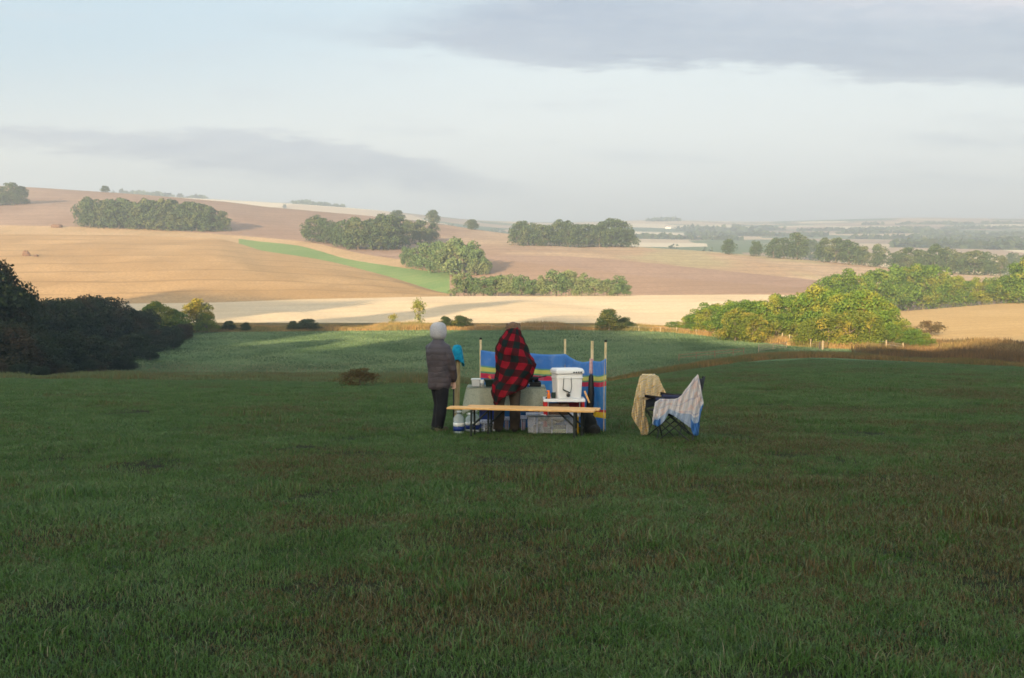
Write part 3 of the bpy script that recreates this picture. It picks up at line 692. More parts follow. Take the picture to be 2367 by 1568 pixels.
far_mass('skyline_woods', [(148, 440, 225, 441, 260, 8, 1), (260, 448, 400, 455, 260, 5, .7), (420, 457, 560, 463, 240, 5, .6), (690, 472, 740, 474, 160, 10, .8), (560, 463, 860, 484, 300, 4, .5)],
         'blue hazy woods along the far left skyline', 8.0)
far_mass('skyline_scrub', [(345, 456, 392, 458, 260, 9, 1), (1030, 522, 1080, 527, 60, 7, .5), (1140, 536, 1165, 539, 60, 9, .8), (1550, 574, 1650, 583, 60, 10, .4)],
         'low dark scrub on the hill crest above the copses', 2.2)

# ------------------------------------------------------------------ unseen wood behind the camera, top line shaped to throw the shade
m_belt = leaf_mat('belt_leaves', (.03, .05, .02), (.05, .07, .03), (.06, .06, .03), .1, .05, .1)
lw = -250.0; te = math.tan(SUN_EL)
dv_ = np.array([math.sin(SUN_AZ), math.cos(SUN_AZ)]); sv_ = np.array([math.cos(SUN_AZ), -math.sin(SUN_AZ)])
REACH = [(-260, 300), (-200, 290), (-172, 275), (-160, 288), (-150, 262), (-145, 190), (-136, 176), (-123, 176), (-120, 262), (-115, 298), (-109, 286), (-106, 240), (-103, 190), (-101, 136), (-83, 130), (-80, 190),
         (-78, 224), (-66, 216), (-58, 190), (-40, 172), (-20, 160), (2, 152), (10, 176), (16, 192), (60, 195), (120, 195)]  # how far the shade should reach; the wood's top line follows from it
ss = np.linspace(-250, 110, 620)
rl = np.interp(ss, [r[0] for r in REACH], [r[1] for r in REACH])
rl = rl + 5 * (rng.random(len(ss)) - .5)
px = dv_[0] * rl + sv_[0] * ss; py = dv_[1] * rl + sv_[1] * ss
rt = rl / math.cos(0)
top = H(px, py) + te * (rl - lw)
bx = dv_[0] * lw + sv_[0] * ss; by = dv_[1] * lw + sv_[1] * ss; bz = zmeadow(bx, by) - .5
vb = []
for k in range(len(ss)):
    for (dl, fz) in ((-8, 0), (-6, .7), (-2, .93), (0, .96), (2, .93), (6, .7), (8, 0)):
        g_ = bz[k] + (top[k] - bz[k]) * fz
        vb.append((bx[k] + dv_[0] * dl, by[k] + dv_[1] * dl, g_))
fb = [(i * 7 + j, i * 7 + j + 1, (i + 1) * 7 + j + 1, (i + 1) * 7 + j) for i in range(len(ss) - 1) for j in range(6)]
nl = 30000; ki = rng.integers(0, len(ss), nl); fz = rng.uniform(.1, 1.0, nl) ** .5; dl = rng.uniform(-8, 8, nl) * (1.15 - fz)
cen = np.stack([bx[ki] + dv_[0] * dl, by[ki] + dv_[1] * dl, bz[ki] + (top[ki] - bz[ki]) * fz], 1)
n1 = rng.normal(size=(nl, 3)); n1 /= np.linalg.norm(n1, axis=1)[:, None]; n2 = np.cross(n1, rng.normal(size=(nl, 3))); n2 /= np.linalg.norm(n2, axis=1)[:, None]
qq = np.stack([cen - n1 * .45, cen - n2 * .45, cen + n1 * .45, cen + n2 * .45], 1).reshape(-1, 3)
nb = len(vb)
tag(mk('shade_wood', np.concatenate([np.array(vb), qq]), fb + (np.arange(4 * nl).reshape(nl, 4) + nb).tolist(), m_belt),
    'unseen dense dark wood on the rise behind the camera, shaped to shade the valley', 'wood', None, 'stuff')

# ------------------------------------------------------------------ near meadow grass (instanced blade patches)
src = bpy.data.collections.new('grass_patches')
def patch(seed, n, h, spread, wid, lean):
    g = np.random.default_rng(seed); r = spread * np.sqrt(g.uniform(0, 1, n)) ; th = g.uniform(0, 2 * np.pi, n)
    x = r * np.cos(th); y = r * np.sin(th); ph = g.uniform(0, 2 * np.pi, n); w_ = wid * g.uniform(.6, 1.4, n); hh = h * g.uniform(.35, 1.15, n) * (1 - .35 * (r / spread) ** 2)
    ln = lean * hh * g.uniform(.2, 1.6, n); lx = np.cos(ph) * ln; ly = np.sin(ph) * ln; px_ = -np.sin(ph + g.normal(0, .5, n)) * w_; py_ = np.cos(ph) * w_
    z0 = np.full(n, -.02)
    P_ = np.stack([np.stack([x - px_, y - py_, z0], 1), np.stack([x + px_, y + py_, z0], 1), np.stack([x + lx * .35 + px_ * .8, y + ly * .35 + py_ * .8, hh * .6], 1),
                   np.stack([x + lx * .35 - px_ * .8, y + ly * .35 - py_ * .8, hh * .6], 1), np.stack([x + lx, y + ly, hh * .95], 1)], 1).reshape(-1, 3)
    f = []
    for i in range(n): b5 = 5 * i; f += [(b5, b5 + 1, b5 + 2, b5 + 3), (b5 + 3, b5 + 2, b5 + 4)]
    me = bpy.data.meshes.new('grass_patch'); me.from_pydata(P_.tolist(), [], f); me.materials.append(m_blade)
    o = bpy.data.objects.new('grass_patch', me); src.objects.link(o)
for i in range(5): patch(100 + i, 640, .038, .34, .0018, 1.2)
for i in range(3): patch(200 + i, 300, .085, .24, .0021, .9)          # longer tufts
pts = []; rots = []; scl = []; idx = []
def n2d(x, y): return math.sin(x * 1.1 + 1.7 * math.sin(y * .6)) * math.sin(y * 1.3 + 1.2 * math.sin(x * .8 + 2)) * .5 + .5
y = 3.3
while y < 62:
    dens = 15.0 if y < 10 else (11.0 if y < 18 else (8.0 if y < 30 else 5.0))
    dy = .25 if y < 20 else .5
    half = .56 * y + .5
    n = int(2 * half * dy * dens)
    for _ in range(n):
        x = J(-half, half); yy = y + J(0, dy)
        if yy > float(M1(x / max(yy, 25))) + 1: continue
        v = n2d(x * .8, yy * .8)
        pts.append((x, yy)); tall = random.random() < .05 + .22 * max(0, v - .72)
        idx.append(random.choice((5, 6, 7)) if tall else random.randrange(5))
        s = (.92 + .38 * v) * J(.8, 1.2) * (1 + .012 * yy)
        scl.append((s, s, s * (1.0 if not tall else J(.7, 1.2)) * J(.8, 1.25))); rots.append(J(0, 6.283))
    y += dy
pa = np.array(pts); pz = zmeadow(pa[:, 0], pa[:, 1])
gx_ = (zmeadow(pa[:, 0] + .15, pa[:, 1]) - zmeadow(pa[:, 0] - .15, pa[:, 1])) / .3; gy_ = (zmeadow(pa[:, 0], pa[:, 1] + .15) - zmeadow(pa[:, 0], pa[:, 1] - .15)) / .3
up_ = Vector((0, 0, 1))
rots = [tuple((up_.rotation_difference(Vector((-x_, -y_, 1))) @ Quaternion((0, 0, 1), r_)).to_euler()) for x_, y_, r_ in zip(gx_, gy_, rots)]
gme = bpy.data.meshes.new('meadow_grass'); gme.from_pydata(np.column_stack([pa, pz]).tolist(), [], [])
A1 = gme.attributes.new('rot', 'FLOAT_VECTOR', 'POINT'); A1.data.foreach_set('vector', np.array(rots).ravel())
A2 = gme.attributes.new('scl', 'FLOAT_VECTOR', 'POINT'); A2.data.foreach_set('vector', np.array(scl).ravel())
A3 = gme.attributes.new('idx', 'INT', 'POINT'); A3.data.foreach_set('value', np.array(idx, dtype=np.int32))
gob = bpy.data.objects.new('meadow_grass', gme); COL.objects.link(gob)
tag(gob, 'short mown grass blades covering the near meadow', 'grass', None, 'stuff')
ng = bpy.data.node_groups.new('scatter', 'GeometryNodeTree')
ng.interface.new_socket('Geometry', in_out='INPUT', socket_type='NodeSocketGeometry'); ng.interface.new_socket('Geometry', in_out='OUTPUT', socket_type='NodeSocketGeometry')
gi = ng.nodes.new('NodeGroupInput'); go = ng.nodes.new('NodeGroupOutput'); ip = ng.nodes.new('GeometryNodeInstanceOnPoints'); ci = ng.nodes.new('GeometryNodeCollectionInfo')
ci.inputs['Collection'].default_value = src; ci.inputs['Separate Children'].default_value = True; ci.inputs['Reset Children'].default_value = True
def nattr(nm, ty):
    n = ng.nodes.new('GeometryNodeInputNamedAttribute'); n.data_type = ty; n.inputs['Name'].default_value = nm; return n.outputs['Attribute']
ng.links.new(gi.outputs[0], ip.inputs['Points']); ng.links.new(ci.outputs[0], ip.inputs['Instance']); ip.inputs['Pick Instance'].default_value = True
ng.links.new(nattr('idx', 'INT'), ip.inputs['Instance Index'])
e2r = ng.nodes.new('FunctionNodeEulerToRotation'); ng.links.new(nattr('rot', 'FLOAT_VECTOR'), e2r.inputs[0]); ng.links.new(e2r.outputs[0], ip.inputs['Rotation'])
ng.links.new(nattr('scl', 'FLOAT_VECTOR'), ip.inputs['Scale']); ng.links.new(ip.outputs[0], go.inputs[0])
md = gob.modifiers.new('scatter', 'NODES'); md.node_group = ng

# ------------------------------------------------------------------ fences, gate, far houses, heaps
m_post = pmat('weathered_post', (.22, .17, .105), (.32, .26, .17), 3, .9, .01)
m_postd = pmat('dark_post', (.05, .04, .03), (.08, .065, .05), 3, .9)
m_wire = pmat('wire', (.25, .24, .22), rough=.5)
def post_mesh(p, h, w_):
    m = MB(); m.tube([p - Vector((0, 0, .3)), p + Vector((J(-.02, .02), 0, h * .5)), p + Vector((J(-.05, .05), 0, h))], [w_ * .55, w_ * .5, w_ * .48], 7); return m
FP = [(1791, 828.5, 15, 0), (1818.6, 829.5, 23, 0), (1877, 828, 16, 0), (1909.5, 835, 22, 0), (1927.4, 837, 20, 0), (1950.6, 839, 18, 0), (1979, 850, 22, 0), (2008.7, 856, 24, 1), (2028, 846, 16, 0), (2035, 847, 18, 0),
      (2102, 850, 22, 0), (2127.5, 851, 23, 0), (2163, 855, 25, 0), (2205, 857, 20, 0)]
fr = empty('fence', hit(1909 * .9468, 835 * .9468)); tag(fr, 'old wooden post fence at the foot of the right hedgerow', 'fence')
tops = []
for (U, Vv, hp, th) in FP:
    p = hit(U * .9468, Vv * .9468); h = hp * .9468 * p.y / FPX
    post_mesh(p, h, .30 if th else .17).build('post', m_post, fr, world=True); tops.append(p + Vector((0, 0, h * .8)))
    if th: post_mesh(p + Vector((-.42, .1, 0)), h * .92, .24).build('post', m_postd, fr, world=True)['label'] = 'dark tarred gate post'
for k in (0, .35, .7):
    MB().tube([q - Vector((0, 0, k)) for q in tops], .012, 4).build('wire', m_wire, fr, world=True)
fr2 = empty('fence', hit(1499 * .9468, 806 * .9468)); tag(fr2, 'sparse post and wire fence in the grass behind the windbreak', 'fence')
tops = []
for (U, Vv, hp) in [(1160, 806, 12), (1200, 806, 13), (1262, 807, 12), (1330, 807, 12), (1402, 807, 14), (1450, 807, 12), (1499, 807, 28), (1560, 809, 13), (1612, 811, 13), (1652, 813, 14), (1700, 818, 13), (1745, 823, 14)]:
    p = hit(U * .9468, Vv * .9468); h = hp * .9468 * p.y / FPX
    post_mesh(p, h, .15).build('post', m_post, fr2, world=True); tops.append(p + Vector((0, 0, min(h, 1.1) * .8)))
MB().tube(tops, .012, 4).build('wire', m_wire, fr2, world=True)
# hurdle gate and rail fence crossing the rusty grass
gl = hit(1852 * .9468, 861 * .9468); gr_ = hit(1920 * .9468, 853 * .9468)
gt = empty('wooden_gate', gl); tag(gt, 'low wooden rail gate standing where the rusty grass meets the pasture', 'gate')
for s in (0, .5, 1): post_mesh(gl.lerp(gr_, s), 1.15, .13).build('post', m_post, gt, world=True)
for k in (.3, .55, .8, 1.02):
    MB().tube([gl + Vector((0, 0, k)), gl.lerp(gr_, .5) + Vector((0, 0, k + .02)), gr_ + Vector((0, 0, k))], .045, 5).build('rail', m_post, gt, world=True)
rp = [hit(U * .9468, Vv * .9468) for U, Vv in ((1657, 882), (1700, 877), (1745, 873), (1790, 869), (1816, 866))]
rf = empty('rail_fence', rp[0]); tag(rf, 'broken reddish rail fence in the grass left of the low gate', 'fence')
m_rust = pmat('rusty_rail', (.17, .09, .05), (.24, .13, .07), 4, .9)
for p in rp: post_mesh(p, .95, .12).build('post', m_rust, rf, world=True)
for k in (.45, .82): MB().tube([p + Vector((0, 0, k)) for p in rp], .04, 5).build('rail', m_rust, rf, world=True)

# straw heaps on the hill
m_straw = pmat('straw_heap', (.10, .058, .035), (.15, .085, .05), 1.2, 1, .15)
def heap(name, u, v, wpx, hpx, label, cat):
    p = hit(u, v); k = p.y / FPX; b = MB()
    for i in range(9):
        b.ball((J(-.3, .3) * wpx * k, J(-.5, .5), hpx * k * J(.1, .35)), (wpx * k * J(.16, .3), wpx * k * J(.15, .25), hpx * k * J(.35, .62)), 10, 7)
    o = b.build(name, m_straw, None, True); o.location = p; tag(o, label, cat)
heap('bale_and_shade', 61, 592, 18, 16, 'brown rounded straw bale alone on the golden hillside', 'bale')
heap('soil_heap', 128, 526, 34, 9, 'low brown soil heap at the top of the golden hillside', 'heap')
heap('bale_and_shade', 84, 593, 10, 5, 'small flat dark heap standing for the shade right of the rounded bale', 'shade patch')  # flat dark heap added where the rounded bale's shadow falls
# far cottages
m_wall = pmat('white_render', (.80, .76, .70), rough=.9); m_roof = pmat('slate_roof', (.30, .22, .18), rough=.9)
def cottage(u, v, label):
    p = hit(u, v, 1000); e = empty('cottage', p); s = p.y / 2500.0; L, D, Hh = 13 * s, 8 * s, 5.5 * s
    MB().box((0, 0, Hh / 2 - .5), (L, D, Hh)).build('wall', m_wall, e)
    mk('roof', [(-L * .53, -D * .58, Hh - .5), (L * .53, -D * .58, Hh - .5), (L * .53, D * .58, Hh - .5), (-L * .53, D * .58, Hh - .5), (-L * .5, 0, Hh + 2.6 * s), (L * .5, 0, Hh + 2.6 * s)],
       [(0, 1, 5, 4), (2, 3, 4, 5), (1, 2, 5), (3, 0, 4), (0, 3, 2, 1)], m_roof, e)
    MB().box((L * .3, 0, Hh + 2.4 * s), (1.2 * s, 1.2 * s, 2.4 * s)).build('chimney', m_roof, e)
    tag(e, label, 'house')
cottage(1544, 529, 'tiny white cottage on the hazy hill above the central copse')
cottage(1681, 536, 'tiny white cottage in the haze right of the first one')

# ------------------------------------------------------------------ camp: shared materials
m_wood = pmat('varnished_pine', (.66, .34, .11), (.78, .46, .18), 9, .55, .002, coord='Object', stretch=(1, 8, 8))
m_frame = pmat('dark_green_steel', (.015, .020, .015), rough=.5)
m_black = pmat('black_plastic', (.012, .012, .013), rough=.5)
m_white = pmat('white_plastic', (.78, .77, .73), (.70, .69, .66), 3, .4)
m_stake = pmat('pine_stake', (.55, .42, .22), (.68, .54, .32), 12, .8, .002)
m_oldpost = pmat('rough_timber', (.33, .24, .11), (.46, .35, .17), 10, .9, .006, stretch=(3, 3, .6))
m_skin = pmat('skin', (.50, .31, .22), (.56, .35, .26), 12, .55)
m_hair = pmat('brown_hair', (.085, .045, .022), (.16, .09, .045), 60, .5, .004, stretch=(3, 3, .5))

def beam(p, q, wy, wz):            # box between two points
    p, q = Vector(p), Vector(q); d = q - p; m = MB()
    x = d.normalized(); y = Vector((0, 0, 1)).cross(x).normalized(); z = x.cross(y)
    rot = Matrix((x, y, z)).transposed(); m.box((p + q) / 2, (d.length, wy, wz), rot); return m

# ---- two beer benches end to end overlapping
def bench(p, q, label):
    p, q = Vector(p), Vector(q); e = empty('bench', Vector(((p.x + q.x) / 2, (p.y + q.y) / 2, float(H((p.x + q.x) / 2, (p.y + q.y) / 2)[0]))))
    tag(e, label, 'bench', 'folding beer benches')
    beam(p, q, .25, .027).build('plank', m_wood, e, world=True, bevel=.005)
    d = (q - p).normalized(); n = Vector((-d.y, d.x, 0)).normalized()
    for s, sg in ((.17, 1), (.87, -1)):
        c = p.lerp(q, s)
        L = MB()
        for k in (-1, 1):
            t0 = c + n * k * .10 - Vector((0, 0, .02)); g = c + n * k * .13; gz = float(H(g.x, g.y)[0]) - .01
            L.tube([t0, Vector((g.x, g.y, gz))], .016, 8)
        L.tube([c + n * .10 - Vector((0, 0, .28)), c - n * .10 - Vector((0, 0, .28))], .012, 8)
        L.tube([c + n * .10 - Vector((0, 0, .03)), c - n * .10 - Vector((0, 0, .03))], .012, 8)
        lg = L.build('leg', m_frame, e, world=True)
        MB().tube([c - Vector((0, 0, .25)), c + d * sg * .24 - Vector((0, 0, .03))], .014, 8).build('brace', m_frame, e, world=True)
    return e
bp0, bp1 = at25(1095, 995, 14.52), at25(1452, 1003.5, 14.16)
bench(bp0, bp1, 'front pine beer bench, reaching furthest left past the table')
bench(bp0 + Vector((.27, .27, -.012)), bp1 + Vector((.10, .30, -.012)), 'second pine beer bench close behind the front one, sticking out further right')

# ---- windbreak
WB = [(1173.6, 16.3), (1276, 16.35), (1379.6, 16.25), (1444, 15.6), (1475.8, 15.15)]
STRIPES = [(0, srgb(80, 142, 212)), (.205, srgb(110, 170, 150)), (.225, srgb(225, 220, 120)), (.285, srgb(110, 165, 130)), (.305, srgb(225, 60, 95)), (.375, srgb(70, 150, 212)),
           (.70, srgb(215, 60, 60)), (.735, srgb(240, 205, 50)), (.82, srgb(70, 140, 208))]
m_wb, t, b = new_mat('striped_canvas'); b.inputs['Roughness'].default_value = .7
uvn = t.node('ShaderNodeUVMap').outputs[0]; s = t.node('ShaderNodeSeparateXYZ'); t.l.new(uvn, s.inputs[0])
c = t.ramp(s.outputs[1], STRIPES, 'CONSTANT'); c = t.mix(t.smooth(t.noise(uvn, 7, 4), .45, .75), c, t.mix(.25, c, (.5, .55, .6)))
t.l.new(c, b.inputs['Base Color']); add_trans(t, b, c, .35)
e = empty('windbreak', grd(at25(1276, 950, 16.3).x, 16.3)); tag(e, 'blue windbreak with yellow and red stripes on wooden stakes', 'windbreak')
pos = []
for i, (U, d) in enumerate(WB):
    a = at25(U, 860, d); g = grd(a.x, d); pos.append(g)
    vt = {0: 829, 1: 829, 2: 828, 3: 833, 4: 835}[i]
    tp = at25(U + (0, 0, 0, 2, 3)[i], vt, d)
    st = MB().tube([g - Vector((0, 0, .1)), g.lerp(tp, .5), tp], .019 if i != 3 else .023, 9).build('stake', m_stake, e, world=True)
    if i in (0, 4): MB().tube([tp - Vector((0, 0, .005)), tp + Vector((0, 0, .03))], .021, 9).build('stake_cap', m_black, st).location = -Vector(st.location)
for st in [o for o in e.children if o.name.startswith('stake')]:
    for ch in st.children:                                     # caps were given in world coordinates
        ch.location = -Vector(e.location)
vtops = [855, 859, 864, 880, 877]
vs = []; uv = []; nu = 24; nvv = 34; L = 0
for i in range(len(WB) - 1):
    for j in range(nu + (1 if i == len(WB) - 2 else 0)):
        s = j / nu * (1.12 if i == len(WB) - 2 else 1); U = WB[i][0] * (1 - s) + WB[i + 1][0] * s
        g0 = pos[i].lerp(pos[i + 1], s); d = g0.y
        vt = vtops[i] * (1 - s) + vtops[i + 1] * s; zt = at25(U, vt, d).z - .045 * math.sin(math.pi * s) * (1.6 if i == 2 else .6); zb = float(H(g0.x, d)[0]) + .03
        nx = Vector((0, 1, 0))
        for k in range(nvv):
            r = k / (nvv - 1); z = zt + (zb - zt) * r
            bl = .045 * math.sin(math.pi * s) * math.sin(math.pi * r) + .010 * math.sin(9 * s + 14 * r * (1 - s) + i * 2) + .012 * math.sin(25 * s - 6 * r + i)
            vs.append((g0.x + (.0 if i < 2 else .02 * math.sin(math.pi * s)), d - .026 + bl, z)); uv.append((L + s * .7, r))
    L += .7
ncol = len(vs) // nvv
fs = [(i * nvv + k, i * nvv + k + 1, (i + 1) * nvv + k + 1, (i + 1) * nvv + k) for i in range(ncol - 1) for k in range(nvv - 1)]
o = mk('canvas', vs, fs, m_wb, e, True, True, uv); sol = o.modifiers.new('solid', 'SOLIDIFY'); sol.thickness = .004
# pink sleeve round the fourth stake
m_pink2 = pmat('pink_tape', (.50, .28, .28), (.60, .38, .36), 20, .8)
s3 = at25(1444.5, 876, 15.57); MB().tube([s3, at25(1443, 912, 15.57)], .033, 8).build('stake_sleeve', m_pink2, e, world=True)

# ---- timber post with turquoise cloth, walking pole
pb = grd(at25(1116, 1000, 15.5).x, 15.5); pt = at25(1116, 857, 15.5)
tb = MB(); hgt = pt.z - pb.z
tb.tube([pb - Vector((0, 0, .2)), pb.lerp(pt, .3) + Vector((-.005, 0, 0)), pb.lerp(pt, .7) + Vector((.006, 0, 0)), pt], [.036, .040, .043, .040], 12)
o = tb.build('timber_post', m_oldpost, None, True); tag(o, 'rough timber fence post beside the hooded person', 'post')
m_turq = pmat('turquoise_cloth', srgb(0, 118, 150), srgb(20, 150, 180), 14, .85, .004)
vs = []; fs = []; nth = 28; nr_ = 12
for j in range(nr_):
    r = j / (nr_ - 1)
    for k in range(nth):
        th = 2 * math.pi * k / nth
        drop = .30 + .05 * math.sin(th * 2 + 1) + .03 * math.sin(th * 5) - .10 * max(0, -math.cos(th)) 
        rr = .006 + .05 * math.sin(min(1, r * 2.6) * math.pi / 2) + .038 * max(0, r - .25) + .010 * math.sin(th * 6 + 1) * r * 1.5
        z = .045 * math.cos(min(1, r * 2.2) * math.pi / 2) - drop * max(0, r - .22) 
        vs.append((pt.x + .003 + math.cos(th) * rr * 1.12, pt.y + math.sin(th) * rr, pt.z + .045 + z))
fs = [(j * nth + k, j * nth + (k + 1) % nth, (j + 1) * nth + (k + 1) % nth, (j + 1) * nth + k) for j in range(nr_ - 1) for k in range(nth)] + [tuple(range(nth))[::-1]]
o = mk('cloth', vs, fs, m_turq, None, True); tag(o, 'turquoise cloth draped over the top of the timber post', 'cloth'); sd = o.modifiers.new('s', 'SOLIDIFY'); sd.thickness = .006

# ---- people
def finish(mb, name, mat, parent, vox, sm=3, tex=None):
    o = mb.build(name, mat, parent, True, False, 0, vox, sm)
    dg = bpy.context.evaluated_depsgraph_get(); me = bpy.data.meshes.new_from_object(o.evaluated_get(dg)); o.modifiers.clear(); old = o.data; o.data = me
    me.polygons.foreach_set('use_smooth', [True] * len(me.polygons))
    if not me.materials: me.materials.append(mat)
    return o
def hand(b, wr, dirv, side, s=1.0, curl=.6):
    wr = Vector(wr); d = Vector(dirv).normalized(); sd = Vector(side).normalized(); nrm = d.cross(sd).normalized()
    b.tube([wr - d * .02, wr + d * .03, wr + d * .085], [.024 * s, .032 * s, .034 * s], 10, .55)
    for i, (off, ln) in enumerate(((-.026, .066), (-.009, .075), (.009, .070), (.026, .055))):
        p0 = wr + d * .075 + sd * off; p1 = p0 + d * ln * .45 + nrm * ln * .15 * curl; p2 = p1 + d * ln * .25 * (1 - curl) + nrm * ln * .40 * curl
        p3 = p2 + nrm * ln * .3 * curl - d * ln * .22 * curl + d * ln * .3 * (1 - curl)
        b.tube([p0, p1, p2, p3], [.0095, .009, .0085, .007], 7)
    q0 = wr + d * .02 - sd * .028; b.tube([q0, q0 + d * .03 - sd * .018 + nrm * .012, q0 + d * .05 - sd * .012 + nrm * .034], [.012, .011, .009], 7)
def head(b, c, yaw, pitch=0.0):
    m = Matrix.Rotation(yaw, 3, 'Z') @ Matrix.Rotation(pitch, 3, 'X')        # face looks along +y before rotation
    c = Vector(c); T = lambda x, y, z: c + m @ Vector((x, y, z))
    b.ball(c + m @ Vector((0, -.01, .02)), (.078, .096, .098), 20, 14, m)
    b.ball(T(0, .02, -.05), (.058, .070, .070), 16, 10, m)                   # jaw
    b.tube([T(0, .085, .03), T(0, .108, -.012), T(0, .092, -.022)], [.009, .015, .010], 8)
    for sx in (-1, 1):
        b.ball(T(sx * .080, -.008, -.01), (.010, .020, .032), 8, 8, m); b.ball(T(sx * .033, .078, .035), (.022, .010, .007), 8, 6, m)
        b.ball(T(sx * .040, .070, -.020), (.020, .015, .018), 8, 6, m)
    b.ball(T(0, .086, -.055), (.024, .010, .009), 10, 6, m); b.ball(T(0, .078, -.085), (.020, .014, .016), 8, 6, m)
    return m
m_jacket, t, b = new_mat('quilted_jacket'); b.inputs['Roughness'].default_value = .65
tcx = t.node('ShaderNodeTexCoord').outputs['Object']; s = t.node('ShaderNodeSeparateXYZ'); t.l.new(tcx, s.inputs[0])
nz = t.noise(tcx, 7, 4); c = t.mix(t.smooth(nz, .35, .65), (.028, .021, .024), (.054, .040, .043))
c = t.mix(t.smooth(s.outputs[2], 1.12, 1.40), c, (.055, .048, .060)); t.l.new(c, b.inputs['Base Color'])
bn = t.node('ShaderNodeBump'); bn.inputs['Distance'].default_value = .007; bn.inputs['Strength'].default_value = .6
ql = t.math('ABSOLUTE', t.math('SINE', t.math('ADD', t.math('MULTIPLY', s.outputs[2], 38.0), t.math('MULTIPLY', nz, 5.0)))); t.l.new(t.math('POWER', ql, .5), bn.inputs['Height']); t.l.new(bn.outputs[0], b.inputs['Normal'])
m_trous = pmat('black_trousers', (.006, .006, .008), (.010, .010, .012), 8, .9, .004)
m_trous2 = pmat('dark_brown_trousers', (.040, .030, .020), (.060, .045, .030), 9, .9, .006)
m_boot = pmat('brown_boot', (.10, .07, .045), (.14, .10, .065), 10, .8, .003); m_boot2 = pmat('black_boot', (.012, .011, .010), rough=.7)
m_hood, t, b = new_mat('grey_fleece'); b.inputs['Roughness'].default_value = 1
tcx = t.node('ShaderNodeTexCoord').outputs['Object']; nz = t.noise(tcx, 110, 5, .7)
t.l.new(t.mix(t.smooth(nz, .38, .62), (.30, .30, .32), (.52, .51, .51)), b.inputs['Base Color'])
bn = t.node('ShaderNodeBump'); bn.inputs['Distance'].default_value = .012; t.l.new(nz, bn.inputs['Height']); t.l.new(bn.outputs[0], b.inputs['Normal'])

# hooded person
gx = at25(1066.3, 1056, 15.0).x; P1 = grd(gx, 15.0); e1 = empty('person', P1)
tag(e1, 'person in grey fleece hood and dark quilted jacket standing with back turned', 'person')
yaw = R(-38); fw = Vector((math.sin(-yaw), math.cos(-yaw), 0))
def torso_limbs(b, leg, arms, tors, infl=0.0):
    b.rings([(z, x, y, rx + infl, ry + infl) for z, x, y, rx, ry in tors], 22, True, yaw * .4)
    for ch in leg: b.tube([p[:3] for p in ch], [p[3] + infl for p in ch], 12)
    for ch in arms: b.tube([p[:3] for p in ch], [p[3] + infl for p in ch], 12)
legs = [[(-.015, .035, .80, .082), (.02, .045, .60, .074), (.035, .04, .42, .056), (.015, .03, .25, .052), (-.03, .05, .07, .038), (-.03, .05, .03, .040)],
        [(.085, -.03, .80, .086), (.085, -.035, .60, .078), (.085, -.03, .42, .058), (.06, -.035, .25, .055), (.035, -.02, .07, .040), (.035, -.02, .03, .042)]]
armR = [(.07, -.01, 1.325, .030), (.135, -.02, 1.285, .046), (.20, -.04, 1.12, .046), (.235, -.03, .96, .040), (.25, .03, .84, .034), (.252, .07, .77, .026)]
armL = [(-.04, .03, 1.325, .030), (-.10, .06, 1.285, .046), (-.07, .16, 1.12, .046), (.0, .22, .98, .040), (.10, .23, .90, .034), (.17, .20, .86, .026)]
tors = [(.74, .035, 0, .13, .10), (.84, .035, 0, .145, .105), (1.0, .035, 0, .13, .095), (1.18, .02, 0, .155, .10), (1.30, .02, 0, .15, .09), (1.36, .02, 0, .09, .07), (1.40, .025, 0, .05, .052), (1.48, .03, 0, .048, .05)]
b = MB(); torso_limbs(b, legs, [armR, armL], tors)
for c_ in (legs[0][-1], legs[1][-1]):
    b.tube([Vector(c_[:3]) + Vector((0, 0, -.0)) - fw * .03, Vector(c_[:3]) + fw * .09 + Vector((0, 0, -.005))], [.034, .028], 10)
head(b, (.03, .005, 1.535), yaw)
hand(b, armR[-1][:3], (.05, .15, -1), (.8, -.3, 0), 1.0, .8); hand(b, armL[-1][:3], (1, -.1, -.5), (0, 0, 1), 1.0, .7)
finish(b, 'body', m_skin, e1, .0075, 2)
b = MB(); b.rings([(.655, .035, .0, .162, .130), (.70, .04, .0, .178, .142), (.80, .045, 0, .180, .142), (.95, .04, 0, .176, .138), (1.10, .025, 0, .186, .142), (1.22, .015, 0, .184, .136), (1.30, .018, 0, .155, .118), (1.35, .022, 0, .115, .10), (1.39, .027, 0, .088, .088), (1.43, .028, 0, .080, .080)], 24, True, yaw * .4)
for ch in (armR, armL): b.tube([p[:3] for p in ch], [p[3] + .032 for p in ch[:-1]] + [.042], 14)
jk = finish(b, 'jacket', m_jacket, e1, .011, 4)
b = MB()
for ch in legs: b.tube([(p[0], p[1], p[2]) for p in ch[:-1]], [p[3] + (.024 if p[2] > .3 else .026) for p in ch[:-1]], 14)
b.rings([(.70, .035, 0, .125, .105), (.80, .035, 0, .14, .11), (.86, .035, 0, .13, .10)], 20)
finish(b, 'trousers', m_trous, e1, .012, 4)
for c_, mm in ((legs[0][-1], m_boot2), (legs[1][-1], m_boot)):
    b = MB(); q = Vector((c_[0], c_[1], 0)); b.tube([q + Vector((0, 0, .12)), q + Vector((0, 0, .05))], [.047, .050], 12); b.tube([q - fw * .06 + Vector((0, 0, .045)), q + fw * .05 + Vector((0, 0, .045)), q + fw * .16 + Vector((0, 0, .035)), q + fw * .19 + Vector((0, 0, .03))], [.040, .047, .043, .028], 12)
    o = finish(b, 'boot', mm, e1, .009, 3)
